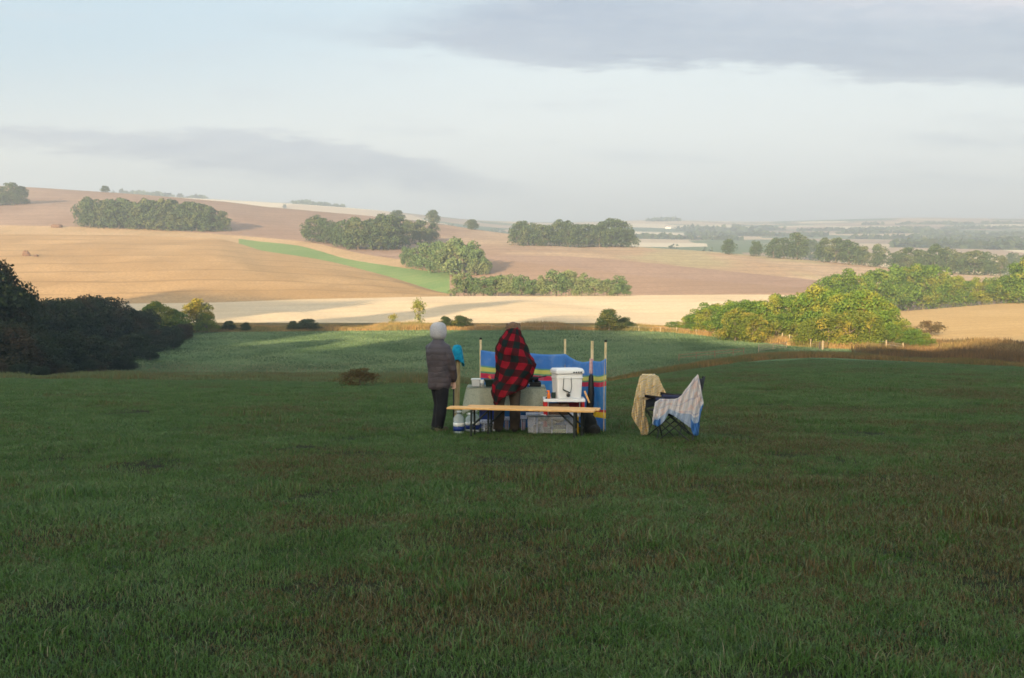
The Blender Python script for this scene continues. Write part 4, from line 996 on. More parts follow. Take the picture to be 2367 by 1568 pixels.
# hood: fleece shell open only to the face
b = MB(); hm = Matrix.Rotation(yaw, 3, 'Z'); hc = Vector((.030, 0, 1.53)); rg, sg = 22, 32; vs = []; keep = []
for i in range(rg + 1):
    ph = math.pi * i / rg - math.pi / 2
    for k in range(sg):
        th = 2 * math.pi * k / sg; dx, dy, dz = math.cos(ph) * math.cos(th), math.cos(ph) * math.sin(th), math.sin(ph)
        pw = .82; f_ = (abs(dx) ** 2.6 + abs(dy) ** 2.6 + abs(dz) ** 2.6) ** (-1 / 2.6)
        rr = Vector((dx * .115 * f_, dy * .124 * f_, dz * .139 * f_))
        vs.append(hc + hm @ rr); keep.append(not (dy > .62 and -.75 < dz < .62))
fs = [(i * sg + k, i * sg + (k + 1) % sg, (i + 1) * sg + (k + 1) % sg, (i + 1) * sg + k) for i in range(rg) for k in range(sg)]
fs = [f for f in fs if all(keep[j] for j in f)]
o = mk('hood', vs, fs, m_hood, e1, True); sd = o.modifiers.new('s', 'SOLIDIFY'); sd.thickness = .012
for sx in (-1, 1): MB().ball(Vector((.03, .005, 1.535)) + hm @ Vector((sx * .032, .078, .022)), .012, 10, 8).build('eye', m_white, e1, True)
wp = P1 + Vector((.252, .085, 0)); wt = MB()
wt.tube([Vector((wp.x + .0, wp.y, float(H(wp.x, wp.y)[0]) - .02)), Vector((wp.x, wp.y, P1.z + .70))], [.009, .013], 8); wt.tube([Vector((wp.x, wp.y, P1.z + .69)), Vector((wp.x, wp.y, P1.z + .80))], [.018, .018], 8)
o = wt.build('walking_pole', m_black, None, True); tag(o, 'black walking pole held upright by the hooded person', 'walking pole')

# person under the tartan blanket
gx = at25(1238, 1059, 15.05).x; P2 = grd(gx, 15.05); e2 = empty('person', P2)
tag(e2, 'person wrapped in a red and black tartan blanket bending over the table', 'person')
yaw = 0.0; fw = Vector((0, 1, 0))
legs = [[(-.035, .06, .82, .070), (-.10, .05, .60, .078), (-.115, .03, .44, .058), (-.12, .01, .25, .052), (-.135, .0, .07, .040), (-.135, .0, .03, .042)],
        [(.09, .05, .84, .085), (.115, .05, .60, .078), (.12, .03, .44, .058), (.12, .01, .25, .052), (.115, .0, .07, .040), (.115, .0, .03, .042)]]
armR = [(.22, .13, 1.30, .050), (.32, .12, 1.12, .044), (.36, .16, 1.0, .038), (.28, .33, .92, .032), (.22, .42, .86, .025)]
armL = [(-.04, .13, 1.29, .046), (-.06, .15, 1.12, .040), (-.06, .25, 1.0, .034), (-.02, .38, .92, .030), (.0, .46, .86, .025)]
tors = [(.78, .02, .05, .14, .11), (.88, .03, .05, .145, .11), (1.02, .05, .07, .13, .10), (1.18, .07, .11, .16, .10), (1.30, .08, .15, .16, .09), (1.37, .085, .18, .09, .07), (1.42, .09, .20, .05, .052), (1.50, .09, .23, .048, .05)]
b = MB(); torso_limbs(b, legs, [armR, armL], tors)
for c_ in (legs[0][-1], legs[1][-1]): b.tube([Vector(c_[:3]) - fw * .03, Vector(c_[:3]) + fw * .09], [.034, .028], 10)
head(b, (.09, .235, 1.515), 0, R(-35))
hand(b, armR[-1][:3], (-.5, 1, -.4), (1, .5, 0), 1.0, .5); hand(b, armL[-1][:3], (.3, 1, -.4), (1, -.3, 0), 1.0, .5)
finish(b, 'body', m_skin, e2, .0075, 2)
b = MB()
for ch in legs: b.tube([(p[0], p[1], p[2] - (.03 if p[2] < .1 else 0)) for p in ch[:-1]], [p[3] + (.012 if p[2] > .7 else (.020 if p[2] > .3 else .034)) for p in ch[:-1]], 14)
b.rings([(.72, .02, .05, .14, .11), (.84, .025, .05, .15, .12), (.92, .03, .05, .14, .11)], 20)
finish(b, 'trousers', m_trous2, e2, .012, 3)
for c_ in (legs[0][-1], legs[1][-1]):
    b = MB(); q = Vector((c_[0], c_[1], 0)); b.tube([q + Vector((0, 0, .12)), q + Vector((0, 0, .05))], [.047, .052], 12); b.tube([q - fw * .07 + Vector((0, 0, .042)), q + fw * .05 + Vector((0, 0, .045)), q + fw * .18 + Vector((0, 0, .03))], [.042, .048, .035], 12)
    finish(b, 'boot', m_boot2, e2, .009, 3)
# hair: mass plus loose locks and a messy bun
b = MB(); hcen = Vector((.095, .235, 1.545)); b.ball(hcen + Vector((0, -.02, .0)), (.116, .125, .128), 20, 14); b.ball(hcen + Vector((-.01, -.05, .05)), (.085, .09, .08), 14, 10)
for i in range(48):
    th = J(0, 6.28); r0 = J(.2, 1); p = hcen + Vector((math.cos(th) * .11 * r0, -.03 + math.sin(th) * .09 * r0, J(.03, .11)))
    b.tube([p, p + Vector((math.cos(th) * .020 + J(-.01, .01), J(-.03, .01), J(-.02, .02))), p + Vector((math.cos(th) * .018 + J(-.012, .012), J(-.03, .0), J(-.06, -.02)))], [.013, .011, .005], 5)
finish(b, 'hair', m_hair, e2, .009, 1)
# blanket
m_tart, t, b = new_mat('red_black_tartan'); b.inputs['Roughness'].default_value = .95; b.inputs['Specular IOR Level'].default_value = .05
uvn = t.node('ShaderNodeUVMap').outputs[0]; mp = t.scale(uvn, (1, 1, 1), (0, 0, R(20))); s = t.node('ShaderNodeSeparateXYZ'); t.l.new(mp, s.inputs[0])
def band(sock): return t.math('GREATER_THAN', t.math('FRACT', t.math('DIVIDE', sock, .205)), .5)
bu, bv = band(s.outputs[0]), band(s.outputs[1]); sm_ = t.math('ADD', bu, bv)
fz_ = t.math('MULTIPLY', t.math('SUBTRACT', t.noise(uvn, 90, 3), .5), .35)
c = t.mix(t.math('MULTIPLY', sm_, .5), (.22, .009, .018), (.008, .018, .017)); c = t.mix(t.math('COMPARE', sm_, 1.0, .1), c, (.050, .009, .011))
c = t.mix(t.math('ADD', .12, fz_, clamp=True), c, (.02, .012, .014)); t.l.new(c, b.inputs['Base Color'])
bn = t.node('ShaderNodeBump'); bn.inputs['Distance'].default_value = .004; t.l.new(t.noise(uvn, 120, 3), bn.inputs['Height']); t.l.new(bn.outputs[0], b.inputs['Normal'])
PRF = [(1.575, .015, .175, .13), (1.52, -.035, .205, .12), (1.47, -.07, .215, .12), (1.42, -.115, .250, .12), (1.34, -.14, .285, .12), (1.26, -.158, .312, .11), (1.16, -.162, .345, .10), (1.10, -.165, .405, .09), (1.03, -.165, .438, .08),
       (.92, -.160, .395, .07), (.82, -.165, .35, .06), (.72, -.215, .31, .05), (.62, -.232, .27, .05), (.50, -.215, .25, .05), (.38, -.205, .23, .05)]
PRF.reverse(); pz_ = np.array([p[0] for p in PRF]); pl = np.array([p[1] for p in PRF]); pr = np.array([p[2] for p in PRF]); pc = np.array([p[3] for p in PRF])
hem_x = [-.25, -.20, -.18, -.14, -.06, .05, .13, .22, .32, .45]; hem_z = [.50, .42, .40, .47, .54, .59, .62, .66, .74, .82]
nth, nz_ = 96, 60; vs = []; uv = []
for k in range(nth):
    th = -math.pi / 2 + (k / (nth - 1) - .5) * 2 * R(168)            # open at the front (away from camera)
    # locate hem height from the x reached near the bottom
    xb = np.interp(.6, pz_, (pl + pr) / 2) + math.cos(th) * np.interp(.6, pz_, (pr - pl) / 2)
    hz = float(np.interp(xb, hem_x, hem_z)); back = max(0, math.sin(th)); hz = hz * (1 - back) + .74 * back
    arc = 0
    for j in range(nz_):
        r = j / (nz_ - 1); z = 1.565 * (1 - r) + hz * r - .012 * math.cos(th * 2) * (1 - r)
        L_, R_, C_ = np.interp(z, pz_, pl), np.interp(z, pz_, pr), np.interp(z, pz_, pc)
        hw = (R_ - L_) / 2; cx = (R_ + L_) / 2; dp = min(.20, hw * .95) + (.02 if z < 1.3 else 0)
        fold = (.020 * math.sin(th * 6 + 3.5 * r + .8 * math.sin(r * 7)) + .012 * math.sin(th * 11 - 6 * r + 1)) * min(1, r * 2.2)
        if z > 1.44: fold += .006 * math.sin(th * 9)
        fold += .014 * math.sin(17 * z + 4 * th + math.sin(9 * z)) * (1 if .75 < z < 1.35 else .3)
        fold += .010 * math.sin(31 * z + 7 * th) * math.sin(5 * th - 13 * z)
        cs, sn = math.cos(th), math.sin(th)
        vs.append((cx + cs * (hw + fold * .6), C_ + .02 + sn * (dp + fold), z)); uv.append((th * .22 + .05, z * 1.02 + .03 * math.sin(th * 2)))
fs = [(k * nz_ + j, (k + 1) * nz_ + j, (k + 1) * nz_ + j + 1, k * nz_ + j + 1) for k in range(nth - 1) for j in range(nz_ - 1)]
o = mk('blanket', vs, fs, m_tart, e2, True, False, uv); sd = o.modifiers.new('s', 'SOLIDIFY'); sd.thickness = .010; sd.offset = 0
# ragged roll at the collar
b = MB(); ring = []
for k in range(15):
    th = -math.pi / 2 + (k / 14 - .5) * 2 * R(150); ring.append((.097 + math.cos(th) * .064, .15 + math.sin(th) * .075, 1.562 + .014 * math.cos(2 * th + .6)))
co = MB(); co.tube(ring, [.008] + [.015] * 13 + [.008], 10); o = co.build('blanket_fold', m_tart, e2, True)

# ---- cloth-covered folding table
m_cloth, t, b = new_mat('patterned_tablecloth'); b.inputs['Roughness'].default_value = .9
tcx = t.node('ShaderNodeTexCoord').outputs['Object']; vo = t.node('ShaderNodeTexVoronoi'); t.l.new(tcx, vo.inputs['Vector']); vo.inputs['Scale'].default_value = 75
c = t.mix(t.smooth(vo.outputs['Distance'], .25, .5), (.36, .39, .30), (.50, .52, .40)); c = t.mix(t.math('MULTIPLY', t.smooth(t.noise(tcx, 60, 3), .50, .7), .6), c, (.20, .26, .18)); t.l.new(c, b.inputs['Base Color']); add_trans(t, b, c, .2)
tl, tr_, td0, td1 = at25(1140, 948, 15.5), at25(1331, 948, 15.5), 15.5, 16.08; tz = tl.z
te_ = empty('folding_table', grd((tl.x + tr_.x) / 2, 15.8)); tag(te_, 'folding camp table hidden under the patterned cloth', 'table')
MB().box(((tl.x + tr_.x) / 2, (td0 + td1) / 2, tz - .02), (tr_.x - tl.x - .02, td1 - td0 - .02, .03)).build('table_top', m_white, te_, world=True, bevel=.004)
for sx, sy in ((.07, .06), (.93, .06), (.07, .94), (.93, .94)):
    lx = tl.x + (tr_.x - tl.x) * sx; ly = td0 + (td1 - td0) * sy; MB().tube([(lx, ly, tz - .03), (lx, ly, float(H(lx, ly)[0]) - .01)], .014, 8).build('leg', m_frame, te_, world=True)
vs = []; cxm, cym = (tl.x + tr_.x) / 2, (td0 + td1) / 2; hx, hy = (tr_.x - tl.x) / 2 + .008, (td1 - td0) / 2 + .008
per = []
def edge(ax, ay, bx_, by_, n):
    for i in range(n): per.append((ax + (bx_ - ax) * i / n, ay + (by_ - ay) * i / n))
edge(-1, -1, 1, -1, 44); edge(1, -1, 1, 1, 18); edge(1, 1, -1, 1, 44); edge(-1, 1, -1, -1, 18)
rws = 16; grid = []
for i, (px_, py_) in enumerate(per):
    corner = (abs(px_) * abs(py_)) ** 6
    front = 1 if py_ == -1 else 0
    drop = .31 + .10 * corner + .012 * math.sin(i * .9)
    for j in range(rws):
        r = j / (rws - 1); out = (.010 + .022 * corner) * math.sin(r * 1.5) + .014 * math.sin(i * .55 + 1) * r + (.02 * math.sin(i * .23) * r if front else 0)
        if front and abs(px_) < .62: out = -.05 * r + .012 * math.sin(i * .6) * r     # tucked in towards the middle
        L_ = math.hypot(px_, py_)
        grid.append((cxm + px_ * hx + (px_ / L_) * out * (2.2 if corner > .3 else 1), cym + py_ * hy + (py_ / L_) * out * 1.5, tz + .008 * (1 - r * 3 if r < .3 else 0) - drop * r))
nP = len(per); fs = [(i * rws + j, ((i + 1) % nP) * rws + j, ((i + 1) % nP) * rws + j + 1, i * rws + j + 1) for i in range(nP) for j in range(rws - 1)]
fs.append(tuple(i * rws for i in range(nP)))
o = mk('tablecloth', grid, fs, m_cloth, None, True); tag(o, 'pale green patterned cloth hanging over the folding table', 'tablecloth'); sd = o.modifiers.new('s', 'SOLIDIFY'); sd.thickness = .004

# ---- things on the cloth-covered table
def lathe(b, c, prof, seg=20): b.rings([(c[2] + z, c[0], c[1], r, r) for z, r in prof], seg); return b
def box_thing(name, U0, U1, Vt, Vb, d, dep, mat, label, cat, bevel=.008, taper=0, base=None):
    p, q = at25(U0, Vb, d), at25(U1, Vt, d); wd = q.x - p.x; h = q.z - p.z; cx = (p.x + q.x) / 2
    z0 = base if base is not None else p.z
    b = MB(); tx = wd * taper
    b.add([(-wd / 2 + tx, -dep / 2 + tx, 0), (wd / 2 - tx, -dep / 2 + tx, 0), (wd / 2 - tx, dep / 2 - tx, 0), (-wd / 2 + tx, dep / 2 - tx, 0), (-wd / 2, -dep / 2, h), (wd / 2, -dep / 2, h), (wd / 2, dep / 2, h), (-wd / 2, dep / 2, h)],
          [(0, 3, 2, 1), (4, 5, 6, 7), (0, 1, 5, 4), (1, 2, 6, 5), (2, 3, 7, 6), (3, 0, 4, 7)])
    e = empty(name, (cx, d + dep / 2, z0)); b.build('body', mat, e, False, False, bevel); tag(e, label, cat); return e, wd, dep, h
TZ = tz + .012
def rest(e, z=None): e.location.z = TZ if z is None else z
m_grey = pmat('grey_plastic', (.36, .40, .42), (.44, .48, .50), 5, .5)
m_dgreen = pmat('dark_green_plastic', (.014, .030, .022), rough=.5)
m_blue = pmat('blue_plastic', srgb(15, 85, 150), rough=.5); m_navy = pmat('navy_print', srgb(20, 45, 110), rough=.5)
m_orange = pmat('orange_plastic', (.75, .18, .02), rough=.4); m_red = pmat('red_steel', (.48, .02, .02), rough=.4); m_yel = pmat('yellow_plastic', (.80, .48, .01), rough=.5)
m_steel = pmat('steel', (.5, .5, .5), rough=.3, metal=.8); m_rubber = pmat('rubber', (.03, .03, .028), rough=.7)
e, wd, dp_, h = box_thing('food_tub', 1151, 1171.5, 928, 945.5, 15.62, .14, m_white, 'white food tub with a rim at the left end of the cloth', 'tub', .012, .06); rest(e)
MB().box((0, 0, h), (wd + .015, dp_ + .015, .022)).build('lid', m_white, e, bevel=.006)
c0 = at25(1177, 945, 15.6); e = empty('drinking_cup', (c0.x, 15.66, TZ)); lathe(MB(), (0, 0, 0), [(0, .030), (.05, .036), (.105, .042), (.106, .038), (.10, .036)]).build('cup', m_white, e, True)
lathe(MB(), (0, 0, .02), [(0, .0345), (.04, .0385)]).build('print_band', m_grey, e, True); tag(e, 'white paper cup between the food tub and the dark crate', 'cup')
e, wd, dp_, h = box_thing('dark_crate', 1183, 1226, 929, 945.5, 15.6, .24, m_dgreen, 'dark green open crate half hidden by the tartan blanket', 'crate', .01, .08); rest(e)
MB().box((0, 0, h), (wd + .02, dp_ + .02, .016)).build('rim', m_dgreen, e, bevel=.004)
tc_ = at25(1200, 922, 15.75); ts = MB(); ts.tube([(tc_.x + .02, 15.72, TZ + .10), (tc_.x - .02, 15.72, tc_.z - .02), (tc_.x - .035, 15.72, tc_.z + .03)], [.009, .010, .015], 8); o = ts.build('wooden_spoon', m_orange, None, True); tag(o, 'orange handled utensil standing in the dark crate', 'utensil')
e, wd, dp_, h = box_thing('camping_stove', 1284, 1321, 935, 945, 15.62, .26, m_black, 'black camping stove at the right end of the cloth', 'stove', .006); rest(e)
for sx in (-.25, .25): lathe(MB(), (sx * wd, 0, h), [(0, .05), (.012, .05), (.02, .03)]).build('burner', m_rubber, e, True)
MB().tube([(-wd * .3, -dp_ / 2, h * .5), (-wd * .3, -dp_ / 2 - .025, h * .5)], .014, 10).build('knob', m_steel, e, True)
sp = Vector((at25(1303, 940, 15.7).x, 15.74, TZ + h + .022)); e = empty('saucepan', sp); lathe(MB(), (0, 0, 0), [(0, .075), (.06, .08), (.062, .074), (.012, .070)]).build('pan', m_black, e, True)
MB().tube([(.07, 0, .05), (.20, .02, .07)], .009, 8).build('handle', m_black, e, True); tag(e, 'black saucepan standing on the camping stove', 'pan')
o = MB().box((at25(1287, 940, 15.7).x, 15.60, TZ + .04), (.05, .04, .08)).build('blue_carton', m_blue, None, bevel=.004); tag(o, 'small blue carton next to the stove under the blanket edge', 'carton')

# ---- water bottles under the bench
m_clear, t, b = new_mat('clear_plastic'); out = t.n['Material Output']
b.inputs['Base Color'].default_value = (.62, .70, .72, 1); b.inputs['Roughness'].default_value = .15; b.inputs['Specular IOR Level'].default_value = .6
tp_ = t.node('ShaderNodeBsdfTransparent'); tp_.inputs[0].default_value = (.92, .96, .96, 1); ms = t.node('ShaderNodeMixShader'); ms.inputs[0].default_value = .40
t.l.new(tp_.outputs[0], ms.inputs[1]); t.l.new(b.outputs[0], ms.inputs[2]); t.l.new(ms.outputs[0], out.inputs[0])
def bottle(U, d, r, h, label, lab):
    g = grd(at25(U, 1050, d).x, d); e = empty('water_bottle', g + Vector((0, 0, .005))); tag(e, label, 'bottle', 'large water bottles under the bench')
    prof = [(0, r * .85), (.01, r)]
    for i in range(8): prof.append((.02 + h * .65 * i / 7, r * (1 - .03 * (i % 2))))
    prof += [(h * .78, r * .82), (h * .88, r * .42), (h * .90, r * .30), (h * .95, r * .30)]
    lathe(MB(), (0, 0, 0), prof, 18).build('bottle', m_clear, e, True)
    lathe(MB(), (0, 0, .01), [(0, r * .9), (h * .52, r * .9)], 16).build('water', m_wat, e, True)
    lathe(MB(), (0, 0, h * .14), [(0, r * 1.015), (h * .20, r * 1.015)], 18).build('bottle_label', m_navy, e, True)
    lathe(MB(), (0, 0, h * lab), [(0, r * 1.01), (h * .14, r * 1.01)], 18).build('white_label', m_white, e, True)
    lathe(MB(), (0, 0, h * .94), [(0, r * .36), (h * .07, r * .36)], 12).build('cap', m_white, e, True)
    if True:
        MB().tube([(r * .4, 0, h * .93), (r * .75, 0, h * .97), (r * .3, 0, h * 1.03), (-r * .3, 0, h * 1.03), (-r * .75, 0, h * .97), (-r * .4, 0, h * .93)], .004, 6).build('handle', m_white, e, True)
m_wat = pmat('water', (.52, .60, .62), (.66, .72, .74), 14, .2, .004)
bottle(1120.5, 14.75, .085, .33, 'large water bottle furthest left under the bench end', .36)
bottle(1159, 15.0, .075, .32, 'large water bottle just right of the left bench legs', .36)
bottle(1146, 15.15, .062, .27, 'smaller pale water bottle standing behind the left bench legs', .36)

# ---- storage boxes on the ground
def tubbox(name, U0, U1, Vt, d, dep, mat, label, rim, cat='storage box'):
    p, q = at25(U0, 1000, d), at25(U1, 1000, d); x0, x1 = p.x, q.x; cx = (x0 + x1) / 2; gz = float(H(cx, d)[0]); zt = at25(U0, Vt, d).z; wd = x1 - x0; h = zt - gz; th = .006; tp2 = .04 * wd
    e = empty(name, (cx, d + dep / 2, gz + .004)); b = MB()
    def ringv(w2, d2, z): return [(-w2, -d2, z), (w2, -d2, z), (w2, d2, z), (-w2, d2, z)]
    a = ringv(wd / 2 - tp2 * .6, dep / 2 - .02, 0) + ringv(wd / 2, dep / 2, h) + ringv(wd / 2 - th, dep / 2 - th, h) + ringv(wd / 2 - tp2 * .6 - th, dep / 2 - .02 - th, th)
    f = [(0, 3, 2, 1)]
    for s_ in (0, 4, 8):
        for k in range(4): f.append((s_ + k, s_ + (k + 1) % 4, s_ + 4 + (k + 1) % 4, s_ + 4 + k))
    f.append((12, 13, 14, 15)); b.add(a, f); b.build('tub', mat, e, bevel=.004)
    r = MB(); 
    for (c_, dd) in (((0, -dep / 2 - .006, h - .012), (wd + .03, .018, .026)), ((0, dep / 2 + .006, h - .012), (wd + .03, .018, .026)), ((-wd / 2 - .006, 0, h - .012), (.018, dep - .01, .026)), ((wd / 2 + .006, 0, h - .012), (.018, dep - .01, .026))): r.box(c_, dd)
    r.build('rim', rim, e, bevel=.004)
    for k in range(3): MB().box((-wd * .3 + wd * .3 * k, -dep / 2 - .002, h * .45), (.010, .008, h * .8)).build('rib', rim, e)
    tag(e, label, cat); return e, wd, dep, h
m_tub, t, b = new_mat('frosted_plastic'); out = t.n['Material Output']; b.inputs['Base Color'].default_value = (.74, .76, .80, 1); b.inputs['Roughness'].default_value = .35
tp_ = t.node('ShaderNodeBsdfTransparent'); ms = t.node('ShaderNodeMixShader'); ms.inputs[0].default_value = .24; t.l.new(tp_.outputs[0], ms.inputs[1]); t.l.new(b.outputs[0], ms.inputs[2]); t.l.new(ms.outputs[0], out.inputs[0])
m_rim = pmat('frosted_rim', (.46, .48, .58), rough=.4)
e, wd, dp_, h = tubbox('storage_box', 1287, 1408, 1015, 14.72, .36, m_tub, 'large clear storage box full of food under the bench', m_rim)
sb = e.location.copy()
def item(name, dx, dy, dz, sz, mat, label, cat, rnd=0, rz=0):
    if rnd:
        q = MB()
        for i_ in range(6): q.ball((J(-.28, .28) * sz[0], J(-.2, .2) * sz[1], J(-.22, .18) * sz[2]), (sz[0] * J(.22, .34), sz[1] * J(.26, .36), sz[2] * J(.26, .38)), 12, 8)
        o = q.build(name, mat, None, True)
    else: o = MB().box((0, 0, 0), sz).build(name, mat, None, bevel=.01)
    o.location = sb + Vector((dx, dy, dz + sz[2] / 2)); o.rotation_euler = (0, 0, rz); tag(o, label, cat)
    return o
m_bag = pmat('crumpled_bag', (.66, .52, .42), (.78, .66, .55), 9, .7, .01); m_pale = pmat('pale_paper', (.85, .80, .72), rough=.8); m_lime = pmat('lime_carton', (.45, .50, .15), (.55, .58, .25), 8, .6)
item('bread_bag', .03, 0.0, .12, (.30, .24, .17), m_bag, 'beige crumpled bread bag at the centre of the clear box', 'bag', 1)
item('paper_bag', -.14, -.03, .16, (.16, .16, .13), m_pale, 'cream paper bag in the clear box left of the bread', 'bag', 1)
item('carton', .10, -.10, .02, (.22, .07, .05), m_lime, 'lime green carton lying at the front of the clear box', 'carton', 0, .15)
item('tin_can', -.22, -.05, .01, (.11, .11, .12), m_rubber, 'dark tin at the left end of the clear box', 'tin')
item('cooking_pot', -.05, -.07, .01, (.14, .10, .09), m_rubber, 'dark cooking pot low in the clear box', 'pot')
item('milk_carton', .27, -.04, .01, (.09, .10, .26), m_rim, 'pale blue milk carton at the right end of the clear box', 'carton')
item('yellow_box', .385, .02, .0, (.045, .22, .26), m_yel, 'narrow yellow case standing against the right end of the clear box', 'case')
e, wd, dp_, h = tubbox('storage_box', 1174, 1214, 1031, 15.05, .28, m_tub, 'small clear storage box left of the tartan person legs', m_rim)
sb = e.location.copy(); item('black_bag', .02, .04, .01, (.17, .16, .10), m_black, 'black bag inside the small clear storage box', 'bag', 1)
e, wd, dp_, h = tubbox('storage_box', 1231, 1243, 1023, 15.30, .25, m_tub, 'narrow clear box seen between the tartan person legs', m_rim)
sb = e.location.copy(); item('orange_bottle', 0, -.07, .01, (.04, .05, .13), m_orange, 'orange packet in the narrow box between the legs', 'packet')
e, wd, dp_, h = tubbox('storage_box', 1271, 1284, 1020, 15.25, .25, m_tub, 'narrow clear box between the right leg and the large clear box', m_rim)
sb = e.location.copy(); m_pinkp = pmat('pink_packet', (.60, .10, .16), rough=.6); item('pink_packet', 0, -.07, .0, (.045, .05, .13), m_pinkp, 'pink packet behind the right leg of the tartan person', 'packet')
# blue cool bag behind
o = MB().box((at25(1255, 1010, 15.75).x, 15.85, float(H(.1, 15.85)[0]) + .17), (.66, .22, .34)).build('cool_bag', m_blue, None, bevel=.03); tag(o, 'blue cool bag under the cloth-covered table', 'bag')
o = MB().box((at25(1190, 1010, 15.7).x, 15.75, float(H(-.35, 15.75)[0]) + .19), (.26, .22, .38)).build('holdall', m_navy, None, bevel=.04); tag(o, 'navy holdall standing under the left half of the table', 'bag')

# ---- small red-framed table with cooler
cx0, cx1 = at25(1327, 978, 14.95), at25(1429, 978, 14.95); zt = at25(1327, 975, 14.95).z; dT0, dT1 = 14.95, 15.37; cxm = (cx0.x + cx1.x) / 2; wT = cx1.x - cx0.x
e = empty('camp_shelf', grd(cxm, 15.16)); tag(e, 'small red-legged camp shelf with a white top carrying the cooler', 'table')
MB().box((cxm, (dT0 + dT1) / 2, zt - .022), (wT, dT1 - dT0, .044)).build('table_top', m_white, e, world=True, bevel=.006)
for sx in (.05, .96):
    for dy in (dT0 + .03, dT1 - .03):
        lx = cx0.x + wT * sx; MB().box((lx, dy, (zt - .045 + float(H(lx, dy)[0])) / 2), (.055 if sx < .5 else .03, .03, zt - .045 - float(H(lx, dy)[0]))).build('leg', m_red, e, world=True, bevel=.003)
MB().box((cxm + .10, dT1 - .03, zt - .13), (wT * .62, .02, .09)).build('back_panel', pmat('dark_red_steel', (.26, .015, .03), rough=.5), e, world=True)
MB().box((cxm, (dT0 + dT1) / 2, zt - .26), (wT * .86, dT1 - dT0 - .10, .018)).build('lower_shelf', m_white, e, world=True)
for sx in (.11, .87): MB().tube([(cx0.x + wT * sx, dT0 + .02, zt - .045), (cx0.x + wT * sx, dT0 + .02, zt - .25)], .008, 6).build('strut', m_steel, e, world=True)
m_choc = pmat('brown_tin', (.08, .045, .025), (.12, .06, .03), 8, .5)
o = lathe(MB(), (cxm + .005, dT0 + .14, zt - .25), [(0, .075), (.15, .075), (.18, .05)]).build('tin_can', m_choc, None, True); tag(o, 'round brown tin on the lower shelf below the cooler', 'tin')
o = MB().box((cxm - .17, dT0 + .16, zt - .16), (.20, .16, .17)).build('cardboard_box', m_choc, None, bevel=.004); tag(o, 'brown cardboard box on the left of the lower shelf', 'box')

cl_, cr_ = at25(1349, 973, 15.0), at25(1416, 973, 15.0); cw = (cr_.x - cl_.x); ch_ = at25(1349, 900, 15.0).z - at25(1349, 973, 15.0).z
ce = empty('cooler', ((cl_.x + cr_.x) / 2 + .02, 15.17, zt + .002), R(14)); tag(ce, 'white hard cooler with rope handle on the red-legged shelf', 'cooler')
hw, hd = cw / 2, .16; b = MB(); bh = ch_ * .82
def rbox(b, w0, d0, w1, d1, z0, z1, n=5):
    # rounded tapered box by rings
    rr = []
    for (w_, d_, z_) in ((w0, d0, z0), (w1, d1, z1)):
        ring = []
        rad = .03
        for (sx, sy, a0) in ((1, 1, 0), (-1, 1, 90), (-1, -1, 180), (1, -1, 270)):
            for k in range(n): a = R(a0 + 90 * k / (n - 1)); ring.append((sx * (w_ - rad) + math.cos(a) * rad, sy * (d_ - rad) + math.sin(a) * rad, z_))
        rr += ring
    m = n * 4; b.add(rr, [(k, (k + 1) % m, m + (k + 1) % m, m + k) for k in range(m)] + [tuple(range(m))[::-1], tuple(range(m, 2 * m))]); return b
rbox(b, hw * .90, hd * .92, hw, hd, 0, bh).build('body', m_white, ce, bevel=.006)
rbox(MB(), hw * 1.03, hd * 1.05, hw * 1.03, hd * 1.05, bh * .82, bh * .86).build('lip', m_white, ce, bevel=.003)
rbox(MB(), hw * 1.01, hd * 1.03, hw * 1.01, hd * 1.03, bh + .001, bh + .006).build('seal', m_rubber, ce)
rbox(rbox(MB(), hw * 1.08, hd * 1.10, hw * 1.08, hd * 1.10, bh + .007, bh + .055), hw * 1.07, hd * 1.09, hw * .98, hd * .98, bh + .0551, ch_).build('lid', m_white, ce, bevel=.006)
for k in (-1, 1):
    MB().box((hw * 1.09, k * hd * .45, bh + .02), (.02, .04, .05)).build('latch', m_rubber, ce, bevel=.004)
for k in (-1, 0, 1, 2): MB().box((hw * (.45 + .18 * k), -hd * 1.11, bh + .026), (.022, .010, .020)).build('hinge', m_rubber, ce)
MB().tube([(-.03, -hd * .99, .055), (-.03, -hd * .99 - .02, .055)], .028, 14).build('drain_plug', m_rubber, ce, True)
rp_ = [(-.10, -hd * 1.03, bh * .86), (-.108, -hd * 1.05, bh * .55), (-.115, -hd * 1.04, bh * .38)]
MB().tube(rp_, .0045, 6).build('rope', m_rubber, ce, True); MB().tube([(.015, -hd * 1.03, bh * .86), (.022, -hd * 1.05, bh * .50), (.010, -hd * 1.04, bh * .30), (-.005, -hd * 1.04, bh * .24)], .0045, 6).build('rope', m_rubber, ce, True)
MB().tube([(-.115, -hd * 1.05, bh * .38), (-.005, -hd * 1.05, bh * .24)], .009, 8).build('handle_grip', m_rubber, ce, True)
og = Vector((at25(1340, 970, 15.0).x, 15.02, zt + .002)); e = empty('spray_bottle', og); tag(e, 'small orange spray bottle left of the cooler', 'bottle')
lathe(MB(), (0, 0, 0), [(0, .026), (.07, .026), (.09, .014), (.10, .014)], 12).build('bottle', m_orange, e, True); MB().box((-.008, 0, .112), (.045, .018, .028)).build('trigger', m_orange, e, bevel=.004); MB().tube([(-.03, 0, .02), (-.045, 0, .0)], .012, 6).build('cord', m_black, e)
o = MB().box((og.x + .07, 15.08, zt + .047), (.062, .05, .09)).build('black_tin', m_dgreen, None, bevel=.004); tag(o, 'dark green tin between the orange bottle and the cooler', 'tin')

